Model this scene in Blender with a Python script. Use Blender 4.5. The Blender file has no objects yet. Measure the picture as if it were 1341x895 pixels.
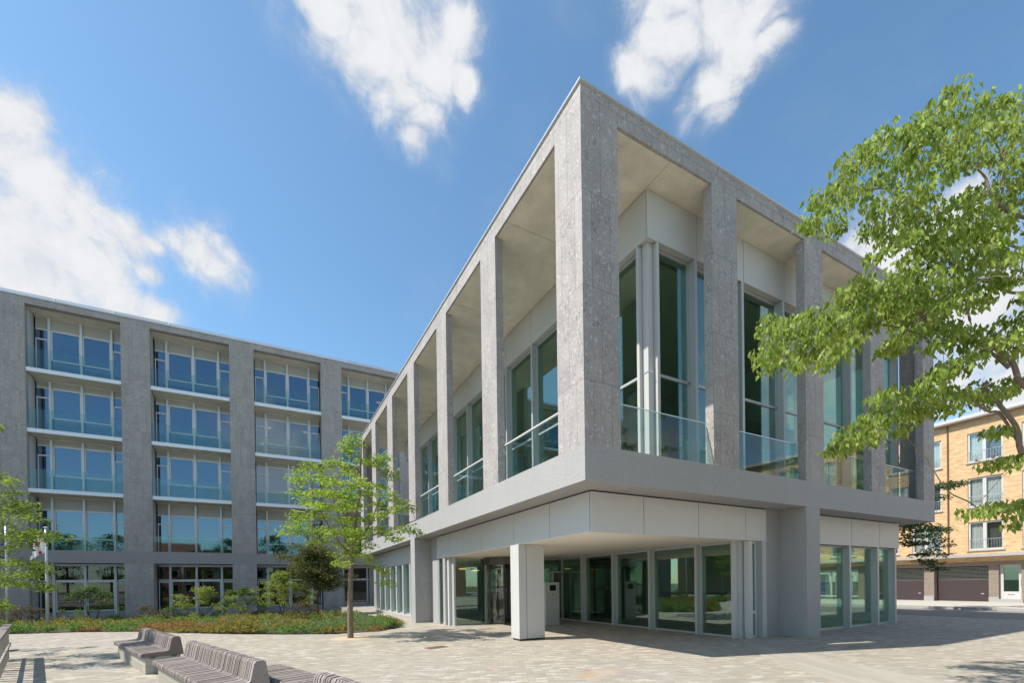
import bpy, bmesh, math, random
from mathutils import Vector, Matrix, noise
R = math.radians
SC = bpy.context.scene
COL = SC.collection
rng = random.Random(11)
WO = {}                                   # world origin of every object

# ------------------------------------------------------------------ helpers
class MB:
    """collects boxes, prisms, tubes and leaves; build() links them as one mesh object"""
    def __init__(s, M=None): s.v, s.f, s.M = [], [], M
    def add(s, vs, fs):
        n = len(s.v)
        s.v += [tuple(s.M @ Vector(p)) if s.M else tuple(p) for p in vs]
        s.f += [tuple(i + n for i in q) for q in fs]
        return s
    def box(s, x0, x1, y0, y1, z0, z1):
        if x0 > x1: x0, x1 = x1, x0
        if y0 > y1: y0, y1 = y1, y0
        if z0 > z1: z0, z1 = z1, z0
        return s.add([(x0,y0,z0),(x1,y0,z0),(x1,y1,z0),(x0,y1,z0),(x0,y0,z1),(x1,y0,z1),(x1,y1,z1),(x0,y1,z1)],
              [(0,3,2,1),(4,5,6,7),(0,1,5,4),(1,2,6,5),(2,3,7,6),(3,0,4,7)])
    def prism(s, pts, z0, z1):
        n = len(pts); z1f = z1 if callable(z1) else (lambda p: z1); z0f = z0 if callable(z0) else (lambda p: z0)
        vs = [(p[0],p[1],z0f(p)) for p in pts] + [(p[0],p[1],z1f(p)) for p in pts]
        return s.add(vs, [tuple(range(n-1,-1,-1)), tuple(range(n,2*n))] + [(i,(i+1)%n,n+(i+1)%n,n+i) for i in range(n)])
    def tube(s, pts, radii, n=8, cap=True):
        pts = [Vector(p) for p in pts]; vs = []; fs = []
        if not hasattr(radii,'__len__'): radii = [radii]*len(pts)
        for i, p in enumerate(pts):
            t = (pts[min(i+1,len(pts)-1)] - pts[max(i-1,0)])
            t = t.normalized() if t.length > 1e-6 else Vector((0,0,1))
            a = t.cross(Vector((0,0,1)) if abs(t.z) < .9 else Vector((1,0,0))).normalized(); b = t.cross(a)
            for k in range(n):
                an = 2*math.pi*k/n
                vs.append(p + (a*math.cos(an) + b*math.sin(an))*radii[i])
        for i in range(len(pts)-1):
            for k in range(n):
                fs.append((i*n+k, i*n+(k+1)%n, (i+1)*n+(k+1)%n, (i+1)*n+k))
        if cap: fs += [tuple(range(n-1,-1,-1)), tuple(range((len(pts)-1)*n, len(pts)*n))]
        return s.add(vs, fs)
    def lathe(s, c, prof, n=20):
        vs = []; fs = []
        for r, z in prof:
            for k in range(n): vs.append((c[0]+r*math.cos(2*math.pi*k/n), c[1]+r*math.sin(2*math.pi*k/n), c[2]+z))
        for i in range(len(prof)-1):
            for k in range(n): fs.append((i*n+k, i*n+(k+1)%n, (i+1)*n+(k+1)%n, (i+1)*n+k))
        fs += [tuple(range(n-1,-1,-1)), tuple(range((len(prof)-1)*n, len(prof)*n))]
        return s.add(vs, fs)
    def leaf(s, p, d, nrm, L, W):
        """a folded pointed leaf: stalk at p, blade along d, upper side nrm"""
        sd = d.cross(nrm)
        if sd.length < 1e-4: return
        sd.normalize(); up = sd.cross(d).normalized()
        s.add([p, p + d*L*.42 + sd*W*.5 + up*W*.14, p + d*L - up*L*.10, p + d*L*.42 - sd*W*.5 + up*W*.14, p + d*L*.5 - up*W*.02],
              [(0,1,4),(1,2,4),(0,4,3),(4,2,3)])
    def build(s, name, mat, parent=None, bevel=0, smooth=False, origin=None):
        xs = [p[0] for p in s.v]; ys = [p[1] for p in s.v]; zs = [p[2] for p in s.v]
        O = Vector(origin) if origin is not None else Vector(((min(xs)+max(xs))/2,(min(ys)+max(ys))/2,min(zs)))
        me = bpy.data.meshes.new(name)
        me.from_pydata([tuple(Vector(p)-O) for p in s.v], [], s.f); me.update()
        if bevel:
            bm = bmesh.new(); bm.from_mesh(me)
            bmesh.ops.bevel(bm, geom=bm.edges[:], offset=bevel, segments=2, affect='EDGES', profile=.7, clamp_overlap=True)
            bm.to_mesh(me); bm.free()
        if smooth:
            for p in me.polygons: p.use_smooth = True
        o = bpy.data.objects.new(name, me); COL.objects.link(o)
        if mat: me.materials.append(mat)
        WO[o.name] = O
        if parent: o.parent = parent; o.location = O - WO[parent.name]
        else: o.location = O
        return o

def tag(o, label=None, cat=None, group=None, kind=None):
    if label: o['label'] = label
    if cat: o['category'] = cat
    if group: o['group'] = group
    if kind: o['kind'] = kind
    return o
def empty(name, loc, label, cat, group=None):
    o = bpy.data.objects.new(name, None); COL.objects.link(o); o.location = loc; o.empty_display_size = .3
    WO[o.name] = Vector(loc); return tag(o, label, cat, group)
def box(name, mat, parent, *b, **k): return MB().box(*b).build(name, mat, parent, **k)

# ------------------------------------------------------------------ materials
def mat_new(name):
    m = bpy.data.materials.new(name); m.use_nodes = True
    nt = m.node_tree; nt.nodes.clear()
    out = nt.nodes.new('ShaderNodeOutputMaterial')
    return m, nt, out
class NT:
    def __init__(s, nt): s.nt = nt
    def n(s, t, **kw):
        nd = s.nt.nodes.new(t)
        for k, v in kw.items():
            if k == 'ins':
                for a, b in v.items(): s.set(nd, a, b)
            else: setattr(nd, k, v)
        return nd
    def set(s, nd, key, val):
        if hasattr(val, 'is_output'): s.nt.links.new(val, nd.inputs[key])
        else: nd.inputs[key].default_value = val
    def math(s, op, a, b=0., c=None):
        nd = s.n('ShaderNodeMath', operation=op); s.set(nd,0,a); s.set(nd,1,b)
        if c is not None: s.set(nd,2,c)
        return nd.outputs[0]
    def mix(s, f, a, b, typ='MIX'):
        nd = s.n('ShaderNodeMix', data_type='RGBA', blend_type=typ); s.set(nd,0,f)
        s.set(nd,6,a if hasattr(a,'is_output') else (*a[:3],1)); s.set(nd,7,b if hasattr(b,'is_output') else (*b[:3],1))
        return nd.outputs[2]
    def ramp(s, f, a, b):
        nd = s.n('ShaderNodeMapRange', interpolation_type='SMOOTHSTEP'); s.set(nd,0,f); s.set(nd,1,a); s.set(nd,2,b); return nd.outputs[0]
    def noise(s, vec, scale, detail=4, rough=.55):
        nd = s.n('ShaderNodeTexNoise'); s.set(nd,'Vector',vec); s.set(nd,'Scale',scale); s.set(nd,'Detail',detail); s.set(nd,'Roughness',rough); return nd.outputs[0]
    def vor(s, vec, scale, feat='F1', rnd=1.):
        nd = s.n('ShaderNodeTexVoronoi', feature=feat); s.set(nd,'Vector',vec); s.set(nd,'Scale',scale); s.set(nd,'Randomness',rnd); return nd
    def pos(s): return s.n('ShaderNodeNewGeometry').outputs['Position']
    def xyz(s, v):
        nd = s.n('ShaderNodeSeparateXYZ'); s.set(nd,0,v); return nd.outputs
    def comb(s, x, y, z):
        nd = s.n('ShaderNodeCombineXYZ'); s.set(nd,0,x); s.set(nd,1,y); s.set(nd,2,z); return nd.outputs[0]
    def mapping(s, v, rot=(0,0,0), sc=(1,1,1), loc=(0,0,0)):
        nd = s.n('ShaderNodeMapping'); s.set(nd,0,v); s.set(nd,1,loc); s.set(nd,2,rot); s.set(nd,3,sc); return nd.outputs[0]
    def brick(s, vec, w, h, mortar, off=.5, c1=(0,0,0), c2=(1,1,1), cm=(.5,.5,.5), sm=.1, bias=0.):
        nd = s.n('ShaderNodeTexBrick', offset=off, squash=1.)
        s.set(nd,'Vector',vec); s.set(nd,'Scale',1.); s.set(nd,'Brick Width',w); s.set(nd,'Row Height',h); s.set(nd,'Mortar Size',mortar); s.set(nd,'Mortar Smooth',sm); s.set(nd,'Bias',bias)
        s.set(nd,'Color1',(*c1,1)); s.set(nd,'Color2',(*c2,1)); s.set(nd,'Mortar',(*cm,1)); return nd
    def bump(s, h, st=.3, d=.01):
        nd = s.n('ShaderNodeBump'); s.set(nd,'Height',h); s.set(nd,'Strength',st); s.set(nd,'Distance',d); return nd.outputs[0]
    def bsdf(s, col, rough=.6, metal=0., normal=None, spec=.5, **kw):
        nd = s.n('ShaderNodeBsdfPrincipled')
        s.set(nd,'Base Color', col if hasattr(col,'is_output') else (*col[:3],1)); s.set(nd,'Roughness',rough); s.set(nd,'Metallic',metal); s.set(nd,'Specular IOR Level',spec)
        if normal is not None: s.set(nd,'Normal',normal)
        for k, v in kw.items(): s.set(nd,k,v)
        return nd.outputs[0]
def finish(nt, out, sh): nt.links.new(sh, out.inputs[0])
def wallvec(t):
    p = t.xyz(t.pos()); return t.comb(t.math('ADD', p[0], p[1]), p[2], 0.)

def m_plain(name, col, rough=.5, metal=0., vary=.06, vscale=3., spec=.5, bump=0.):
    m, nt, out = mat_new(name); t = NT(nt)
    f = t.noise(t.pos(), vscale, 5)
    c = t.mix(f, [x*(1-vary) for x in col], [min(1,x*(1+vary)) for x in col])
    nrm = t.bump(t.noise(t.pos(), 60, 3), bump, .004) if bump else None
    finish(nt, out, t.bsdf(c, rough, metal, nrm, spec)); return m

def m_stone():
    m, nt, out = mat_new('breccia_stone'); t = NT(nt); p = t.pos()
    warp = t.n('ShaderNodeVectorMath', operation='ADD'); t.set(warp,0,p)
    nz = t.n('ShaderNodeTexNoise'); t.set(nz,'Vector',p); t.set(nz,'Scale',7.); t.set(nz,'Detail',3.)
    sub = t.n('ShaderNodeVectorMath', operation='SCALE'); t.set(sub,0,nz.outputs['Color']); t.set(sub,'Scale',.12); t.set(warp,1,sub.outputs[0])
    w = t.mapping(warp.outputs[0], sc=(1,1,.62))
    base = t.mix(t.ramp(t.noise(p, 1.6, 6, .65),.3,.7), (.335,.297,.274), (.47,.422,.390))
    base = t.mix(t.math('MULTIPLY', t.noise(p, 38, 4, .7), .75), base, (.26,.245,.242))
    # pale and dark fragments of several sizes
    for sc, lo, hi, col, cut in ((5.,.0,.24,(.235,.235,.245),.82),(8.,.0,.28,(.48,.455,.445),.78),(13.,.0,.27,(.19,.19,.205),.83),(21.,.0,.32,(.56,.535,.52),.80),(34.,.0,.34,(.19,.19,.20),.80),(42.,.0,.36,(.62,.60,.58),.84)):
        v = t.vor(w, sc)
        pick = t.xyz(v.outputs['Color'])[0]
        edge = t.math('SUBTRACT', 1., t.ramp(v.outputs['Distance'], hi-.05, hi+.08))
        base = t.mix(t.math('MULTIPLY', t.math('MULTIPLY', edge, t.math('GREATER_THAN', pick, cut)), .85), base, col)
    wv = wallvec(t)
    b = t.brick(wv, .436, 1.72, .006, .5, (0,0,0),(1,1,1),(.5,.5,.5), .2)
    tone = t.xyz(b.outputs['Color'])[0]
    base = t.mix(t.math('MULTIPLY', tone, .34), base, (.47,.432,.408))
    base = t.mix(t.math('MULTIPLY', b.outputs['Fac'], .75), base, (.16,.145,.125))
    # faint water marks below the coping
    z = t.xyz(p)
    st = t.noise(t.comb(t.math('MULTIPLY', t.math('ADD', z[0], z[1]), 5.), t.math('MULTIPLY', z[2], .35), 0.), 1., 4)
    base = t.mix(t.math('MULTIPLY', t.ramp(st,.52,.78), .26), base, (.20,.19,.18))
    h = t.math('SUBTRACT', t.noise(p, 70, 4, .65), t.math('MULTIPLY', b.outputs['Fac'], .7))
    finish(nt, out, t.bsdf(base, .72, 0, t.bump(h,.3,.006), .35)); return m

def m_concrete(name, a, b, joints=3.49):
    m, nt, out = mat_new(name); t = NT(nt); p = t.pos()
    base = t.mix(t.noise(p, 1.3, 5), a, b)
    base = t.mix(t.math('MULTIPLY', t.ramp(t.noise(p, 24, 6, .85),.38,.62), .55), base, [x*.62 for x in a])
    base = t.mix(t.math('MULTIPLY', t.ramp(t.noise(p, 4.5, 6, .75),.45,.7), .22), base, [x*.80 for x in a])
    base = t.mix(t.math('MULTIPLY', t.ramp(t.noise(p, 170, 2, .8),.5,.66), .35), base, [min(1,x*1.35) for x in b])
    z = t.xyz(p)
    st = t.noise(t.comb(t.math('MULTIPLY', t.math('ADD', z[0], z[1]), 6.), t.math('MULTIPLY', z[2], .25), 0.), 1., 5, .6)
    base = t.mix(t.math('MULTIPLY', t.ramp(st,.5,.75), .22), base, [x*.78 for x in a])
    if joints:
        br = t.brick(wallvec(t), joints, 40., .004, 0., sm=.1)
        base = t.mix(t.math('MULTIPLY', br.outputs['Fac'], .4), base, [x*.5 for x in a])
    finish(nt, out, t.bsdf(base, .8, 0, t.bump(t.noise(p, 130, 3, .7), .25, .004), .3)); return m

def m_soffit():
    m, nt, out = mat_new('soffit_board'); t = NT(nt); p = t.pos()
    c = t.mix(t.ramp(t.noise(p, 1.6, 7, .68),.3,.7), (.66,.615,.51), (.82,.765,.64))
    s = t.noise(t.mapping(p, sc=(9,9,9)), 1., 6, .75)
    c = t.mix(t.math('MULTIPLY', t.ramp(s,.60,.72), .35), c, (.30,.27,.20))
    finish(nt, out, t.bsdf(c, .7, 0, None, .3)); return m

def m_glass(name, tint, base, power=1., rough=.004, refl=(1,1,1)):
    m, nt, out = mat_new(name); t = NT(nt)
    lw = t.n('ShaderNodeLayerWeight'); t.set(lw,0,.5)
    f5 = t.math('POWER', lw.outputs['Facing'], 4.)
    fac = t.math('MULTIPLY_ADD', f5, (1-base)*power, base)
    tr = t.n('ShaderNodeBsdfTransparent'); t.set(tr,0,(*tint,1))
    gl = t.n('ShaderNodeBsdfGlossy'); t.set(gl,'Color',(*refl,1)); t.set(gl,'Roughness',rough)
    w = t.noise(t.pos(), .9, 2); t.set(gl,'Normal', t.bump(w, .02, .02))
    mx = t.n('ShaderNodeMixShader'); t.set(mx,0,fac); t.set(mx,1,tr.outputs[0]); t.set(mx,2,gl.outputs[0])
    finish(nt, out, mx.outputs[0]); return m

def m_brickwall(name, c1, c2, cm, w=.21, h=.068, mort=.011, ang=0.):
    m, nt, out = mat_new(name); t = NT(nt); p = t.xyz(t.pos())
    # horizontal coordinate: on faces looking along x use y, else x
    g = t.n('ShaderNodeNewGeometry'); nx = t.math('ABSOLUTE', t.xyz(g.outputs['True Normal'])[0])
    hco = t.math('ADD', t.math('MULTIPLY', p[1], t.math('GREATER_THAN', nx, .5)), t.math('MULTIPLY', p[0], t.math('LESS_THAN', nx, .5)))
    v = t.comb(hco, p[2], 0.)
    b = t.brick(v, w, h, mort, .5, (0,0,0),(1,1,1),(.5,.5,.5), .3)
    tone = t.xyz(b.outputs['Color'])[0]
    row = t.noise(t.comb(t.math('MULTIPLY', hco, 1.7), t.math('MULTIPLY', p[2], 8.), 0.), 1., 5, .75)
    c = t.mix(t.math('ADD', t.math('MULTIPLY', tone, .35), t.math('MULTIPLY', t.ramp(row,.36,.64), .65)), c1, c2)
    c = t.mix(b.outputs['Fac'], c, cm)
    c = t.mix(t.math('MULTIPLY', t.noise(t.pos(), .7, 4), .25), c, [x*.8 for x in c1])
    finish(nt, out, t.bsdf(c, .8, 0, t.bump(t.math('SUBTRACT', 1., b.outputs['Fac']), .3, .01), .25)); return m

def m_paving():
    m, nt, out = mat_new('clay_pavers'); t = NT(nt); p = t.pos()
    warp = t.n('ShaderNodeVectorMath', operation='ADD')
    nz = t.n('ShaderNodeTexNoise'); t.set(nz,'Vector',p); t.set(nz,'Scale',1.2); t.set(nz,'Detail',2.)
    sc = t.n('ShaderNodeVectorMath', operation='SCALE'); t.set(sc,0,nz.outputs['Color']); t.set(sc,'Scale',.05); t.set(warp,0,p); t.set(warp,1,sc.outputs[0])
    v = t.mapping(warp.outputs[0], rot=(0,0,R(27)))
    b = t.brick(v, .19, .088, .006, .45, (0,0,0),(1,1,1),(.5,.5,.5), .3)
    tone = t.xyz(b.outputs['Color'])[0]
    c = t.mix(t.ramp(tone,.0,1.), (.30,.26,.205), (.412,.366,.298))
    # single odd stones, pale, grey and rust red
    q = t.n('ShaderNodeTexWhiteNoise'); 
    fl = t.n('ShaderNodeVectorMath', operation='SNAP'); t.set(fl,0,v); t.set(fl,1,(.19,.088,10.)); t.set(q,'Vector',fl.outputs[0])
    c = t.mix(t.math('MULTIPLY', t.math('GREATER_THAN', tone, .90), .6), c, (.53,.49,.435))
    c = t.mix(t.math('MULTIPLY', t.math('LESS_THAN', tone, .07), .5), c, (.27,.25,.225))
    big = t.noise(p, .33, 5, .6)
    c = t.mix(t.math('MULTIPLY', t.ramp(big,.42,.7), .35), c, (.335,.315,.285))
    c = t.mix(t.math('MULTIPLY', t.ramp(t.noise(p, 1.7, 5, .65),.5,.75), .30), c, (.30,.26,.21))
    c = t.mix(t.math('MULTIPLY', b.outputs['Fac'], .5), c, (.23,.20,.16))
    c = t.mix(t.math('MULTIPLY', t.ramp(t.noise(p, 3.2, 9, .75),.52,.72), .22), c, (.24,.21,.175))
    # rust stains and odd red stones with a place of their own
    for (sx, sy, r, col, k) in STAINS:
        d = t.n('ShaderNodeVectorMath', operation='DISTANCE'); t.set(d,0,p); t.set(d,1,(sx,sy,0))
        wob = t.math('ADD', d.outputs['Value'], t.math('MULTIPLY', t.math('SUBTRACT', t.noise(p, 6, 4), .5), r*1.1))
        c = t.mix(t.math('MULTIPLY', t.math('SUBTRACT', 1., t.ramp(wob, r*.25, r)), k), c, col)
    h = t.math('ADD', t.math('MULTIPLY', t.math('SUBTRACT', 1., b.outputs['Fac']), .8), t.math('MULTIPLY', tone, .5))
    h = t.math('ADD', h, t.math('MULTIPLY', t.noise(p, 45, 3), .4))
    finish(nt, out, t.bsdf(c, .78, 0, t.bump(h,.5,.009), .3)); return m

def m_slabs():
    m, nt, out = mat_new('sawn_stone_setts'); t = NT(nt); p = t.pos()
    v = t.mapping(p, rot=(0,0,R(-60)))
    b = t.brick(v, .9, .15, .006, .5, (0,0,0),(1,1,1),(.5,.5,.5), .2)
    c = t.mix(t.xyz(b.outputs['Color'])[0], (.335,.297,.245), (.40,.358,.298))
    c = t.mix(t.math('MULTIPLY', t.noise(p, 2, 5), .35), c, (.36,.33,.29))
    c = t.mix(t.math('MULTIPLY', b.outputs['Fac'], .5), c, (.25,.22,.18))
    finish(nt, out, t.bsdf(c, .75, 0, t.bump(t.math('SUBTRACT',1.,b.outputs['Fac']),.3,.006), .3)); return m

def m_wood():
    m, nt, out = mat_new('weathered_hardwood'); t = NT(nt)
    p = t.pos(); g = t.n('ShaderNodeNewGeometry')
    isl = g.outputs['Random Per Island']
    c = t.mix(isl, (.17,.138,.122), (.36,.315,.29))
    gr = t.noise(t.mapping(p, sc=(3,3,26)), 4., 6, .7)
    c = t.mix(t.math('MULTIPLY', t.ramp(gr,.42,.7), .5), c, (.15,.122,.11))
    c = t.mix(t.math('MULTIPLY', t.ramp(t.noise(p, 5, 5),.5,.8), .35), c, (.40,.37,.35))
    finish(nt, out, t.bsdf(c, .75, 0, t.bump(gr,.35,.004), .3)); return m

def m_block():
    m, nt, out = mat_new('concrete_block'); t = NT(nt); p = t.pos(); 
    q = t.xyz(t.n('ShaderNodeTexCoord').outputs['Object'])
    b = t.brick(t.comb(t.math('ADD', q[0], q[1]), q[2], 0.), .42, .13, .006, .5, sm=.2)
    c = t.mix(t.xyz(b.outputs['Color'])[0], (.36,.34,.285), (.47,.445,.385))
    c = t.mix(t.math('MULTIPLY', t.noise(p, 9, 5, .7), .45), c, (.29,.27,.225))
    c = t.mix(t.math('MULTIPLY', b.outputs['Fac'], .6), c, (.22,.2,.17))
    finish(nt, out, t.bsdf(c, .85, 0, t.bump(t.noise(p,60,3),.3,.005), .25)); return m

def m_leaf(name, cols, trans=.45, rough=.6, back=1.25, drift=.0, dsc=1.):
    m, nt, out = mat_new(name); t = NT(nt)
    g = t.n('ShaderNodeNewGeometry')
    r = g.outputs['Random Per Island']
    if drift: r = t.math('ADD', t.math('MULTIPLY', r, 1-drift), t.math('MULTIPLY', t.ramp(t.noise(t.pos(), dsc, 4), .32, .68), drift))
    cr = t.n('ShaderNodeValToRGB'); t.set(cr,0,r); e = cr.color_ramp.elements
    while len(e) < len(cols): e.new(.5)
    for i, c in enumerate(cols): e[i].position = i/(len(cols)-1); e[i].color = (*c,1)
    c = t.mix(t.math('MULTIPLY', t.noise(t.pos(), 1.7, 2), .4), cr.outputs[0], [x*.75 for x in cols[0]])
    c = t.mix(g.outputs['Backfacing'], c, t.mix(.35, c, [min(1,x*back+.03) for x in cols[-1]]))
    d = t.bsdf(c, rough, 0, None, .22)
    tl = t.n('ShaderNodeBsdfTranslucent'); t.set(tl,0, t.mix(.5, c, [min(1,cols[-1][0]*1.5),min(1,cols[-1][1]*1.5),cols[-1][2]*.7], 'MIX'))
    mx = t.n('ShaderNodeMixShader'); t.set(mx,0,trans); t.set(mx,1,d); t.set(mx,2,tl.outputs[0])
    finish(nt, out, mx.outputs[0]); return m

def m_bark(name, a, b, lich=None):
    m, nt, out = mat_new(name); t = NT(nt); p = t.pos()
    g = t.noise(t.mapping(p, sc=(30,30,7)), 1., 5, .7)
    c = t.mix(g, a, b)
    if lich:
        c = t.mix(t.math('MULTIPLY', t.ramp(t.noise(p, lich[1], 4, .7), lich[2], lich[2]+.12), .85), c, lich[0])
    finish(nt, out, t.bsdf(c, .85, 0, t.bump(g,.6,.01), .2)); return m

def m_emit(name, col, st):
    m, nt, out = mat_new(name); t = NT(nt)
    e = t.n('ShaderNodeEmission'); t.set(e,0,(*col,1)); t.set(e,1,st); finish(nt, out, e.outputs[0]); return m

def m_flag(name, base, spots):
    m, nt, out = mat_new(name); t = NT(nt); p = t.n('ShaderNodeTexCoord').outputs['Object']
    c = t.mix(t.noise(p, 6, 3), base, [x*.92 for x in base])
    for (x, z, rx, rz, col) in spots:
        q = t.xyz(p)
        a = t.math('DIVIDE', t.math('SUBTRACT', q[0], x), rx); b = t.math('DIVIDE', t.math('SUBTRACT', q[2], z), rz)
        d = t.math('ADD', t.math('MULTIPLY', a, a), t.math('MULTIPLY', b, b))
        c = t.mix(t.math('LESS_THAN', d, 1.), c, col)
    sh = t.bsdf(c, .8, 0, None, .2); tl = t.n('ShaderNodeBsdfTranslucent'); t.set(tl,0,c)
    mx = t.n('ShaderNodeMixShader'); t.set(mx,0,.3); t.set(mx,1,sh); t.set(mx,2,tl.outputs[0]); finish(nt, out, mx.outputs[0]); return m

STAINS = [(-.63,-.88,.30,(.42,.27,.13),.6),(-.20,-.72,.34,(.44,.33,.2),.4),(-.39,-.51,.10,(.36,.16,.10),.75),(-1.78,.36,.10,(.36,.17,.11),.7),(6.07,-1.38,.16,(.27,.17,.13),.6),(-9.65,7.72,.14,(.33,.18,.12),.6),
          (5.2,-.35,.12,(.30,.16,.12),.7),(9.4,-.2,.15,(.24,.2,.17),.6),(2.2,-2.4,.08,(.30,.18,.13),.7),(-4.4,2.6,.09,(.33,.2,.14),.6),(-.5,3.0,.09,(.55,.52,.48),.6)]

M = {}
M['stone'] = m_stone()
M['slab'] = m_concrete('bush_hammered_concrete', (.375,.368,.362), (.43,.423,.414))
M['pier'] = m_concrete('bush_hammered_pier', (.365,.358,.352), (.43,.422,.412), 0)
M['band'] = m_concrete('grey_band_concrete', (.33,.318,.306), (.375,.366,.36), 6.13)
M['panel'] = m_plain('white_panel', (.57,.562,.54), .38, vary=.03, vscale=.8)
M['white'] = m_plain('white_lacquer', (.56,.557,.54), .35, vary=.02, vscale=.8)
def m_panel(name, col, amount=.10):
    m, nt, out = mat_new(name); t = NT(nt); p = t.pos(); z = t.xyz(p)
    c = t.mix(t.noise(p, 1.1, 4), [x*.97 for x in col], [x*1.03 for x in col])
    run = t.noise(t.comb(t.math('MULTIPLY', t.math('ADD', z[0], z[1]), 9.), t.math('MULTIPLY', z[2], .5), 0.), 1., 6, .65)
    c = t.mix(t.math('MULTIPLY', t.ramp(run,.5,.8), amount), c, [x*.6 for x in col])
    foot = t.math('SUBTRACT', 1., t.ramp(t.math('ADD', z[2], t.math('MULTIPLY', t.noise(p, 7, 6, .7), .35)), .12, .55))
    c = t.mix(t.math('MULTIPLY', foot, .30), c, (.33,.30,.26))
    finish(nt, out, t.bsdf(c, .40, 0, None, .4)); return m
M['panel'] = m_panel('white_panel', (.57,.562,.54)); M['white'] = m_panel('white_lacquer', (.54,.535,.515))
M['soffit'] = m_soffit()
M['canopy'] = m_plain('canopy_plaster', (.88,.82,.735), .6, vary=.03, vscale=.7)
M['alu'] = m_plain('anodised_aluminium', (.52,.53,.53), .34, .25, .04)
M['infill'] = m_plain('beige_infill_panel', (.40,.385,.35), .5)
M['frame'] = m_plain('pale_window_frame', (.62,.64,.66), .35, .1, .04)
M['chrome'] = m_plain('steel_rail', (.72,.73,.73), .22, .7, .03)
M['coping'] = m_plain('metal_coping', (.62,.64,.66), .3, .5, .04)
M['balcony'] = m_plain('white_balcony_edge', (.80,.83,.88), .35, vary=.02)
M['black'] = m_plain('dark_joint', (.03,.03,.03), .6)
M['bronze'] = m_plain('bronze_frame', (.10,.085,.075), .35, .4)
M['gglass'] = m_glass('green_glass', (.68,.82,.74), .16, 1., refl=(.80,.95,.90))
M['gglass_up'] = m_glass('green_upper_glass', (.62,.75,.64), .17, 1., refl=(.78,.95,.92))
M['bglass'] = m_glass('blue_solar_glass', (.40,.48,.50), .22, .9, refl=(.62,.80,1.))
M['dglass'] = m_glass('dark_lower_glass', (.40,.45,.45), .085, .9, refl=(.85,.92,.95))
M['rail'] = m_glass('balustrade_glass', (.82,.90,.885), .035, .55)
M['pane'] = m_glass('clear_pane', (.85,.88,.88), .10, .9)
M['inwall'] = m_plain('interior_wall', (.46,.46,.41), .8)
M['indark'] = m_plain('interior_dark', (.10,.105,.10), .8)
M['infloor'] = m_plain('interior_floor', (.22,.21,.19), .5)
M['inceil'] = m_plain('interior_ceiling', (.70,.69,.58), .8)
M['blind'] = m_plain('roller_blind', (.52,.60,.56), .8)
M['curtain'] = m_plain('net_curtain', (.78,.78,.74), .85)
M['yellowbrick'] = m_brickwall('yellow_brick', (.50,.25,.085), (.84,.60,.33), (.56,.45,.32))
M['brownbrick'] = m_brickwall('brown_brick', (.20,.155,.12), (.32,.255,.20), (.28,.24,.20))
M['redbrick'] = m_brickwall('red_brick', (.25,.11,.07), (.36,.17,.11), (.36,.32,.28))
M['garage'] = m_plain('plum_shutter', (.058,.038,.042), .45)
M['kerb'] = m_concrete('kerb_concrete', (.36,.345,.32), (.46,.44,.41), 1.)
M['pavement'] = m_plain('pavement_tiles', (.44,.405,.36), .8, vary=.14, vscale=2.)
M['asphalt'] = m_plain('asphalt', (.20,.19,.175), .85, vary=.2, vscale=5., bump=.3)
M['paving'] = m_paving()
M['slabs'] = m_slabs()
M['soil'] = m_plain('dark_mulch', (.075,.055,.042), .95, vary=.5, vscale=14., bump=.6)
M['terrain'] = m_plain('grass_terrain', (.09,.11,.045), .9, vary=.3)
M['sand'] = m_plain('sandy_tree_pit', (.46,.37,.25), .9, vary=.16, vscale=9., bump=.3)
M['wood'] = m_wood()
M['block'] = m_block()
M['rust'] = m_plain('rusty_iron', (.16,.075,.045), .8, vary=.4, vscale=30.)
M['pole'] = m_plain('grey_pole_paint', (.58,.59,.60), .35, .2)
M['screen'] = m_plain('black_screen', (.012,.012,.013), .15)
M['greywall'] = m_plain('grey_render', (.36,.35,.34), .8)
M['roofred'] = m_plain('clay_roof', (.20,.075,.045), .8, vary=.25)
M['lamp'] = m_emit('warm_lamp', (1.,.50,.16), 1.15)
M['lf_plaza'] = m_leaf('fresh_maple_leaves', [(.09,.165,.018),(.17,.27,.028),(.26,.37,.045),(.34,.44,.08)], .44, drift=.4, dsc=2.)
M['lf_right'] = m_leaf('hackberry_leaves', [(.045,.095,.010),(.13,.215,.02),(.24,.33,.045),(.43,.50,.15)], .40, .55, drift=.3, dsc=2.2)  # darkest ramp tone lowered, painting deeper crown shade into the leaf colour
M['lf_left'] = m_leaf('plane_leaves', [(.085,.15,.022),(.14,.22,.035),(.21,.29,.05)], .45)
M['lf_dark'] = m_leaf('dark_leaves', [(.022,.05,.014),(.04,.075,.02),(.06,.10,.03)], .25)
M['lf_court'] = m_leaf('bronze_green_leaves', [(.05,.075,.018),(.085,.11,.028),(.14,.14,.045)], .3, drift=.5, dsc=1.6)
M['lf_light'] = m_leaf('yellow_green_leaves', [(.13,.19,.035),(.21,.28,.06),(.28,.33,.09)], .4)
M['lf_mid'] = m_leaf('mid_green_leaves', [(.05,.10,.022),(.085,.15,.035),(.12,.19,.05)], .35)
M['lf_red'] = m_leaf('reddish_leaves', [(.09,.045,.03),(.13,.075,.04),(.10,.10,.04)], .35)
M['gc_green'] = m_leaf('green_cover_leaves', [(.06,.13,.03),(.11,.20,.045),(.18,.27,.08)], .35, drift=.6, dsc=1.1)
M['gc_yellow'] = m_leaf('yellow_cover_leaves', [(.14,.17,.035),(.24,.25,.06),(.30,.24,.08)], .4, drift=.6, dsc=1.3)
M['gc_rust'] = m_leaf('rust_cover_leaves', [(.22,.075,.03),(.30,.15,.06),(.33,.24,.12)], .4, drift=.6, dsc=1.5)
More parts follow.
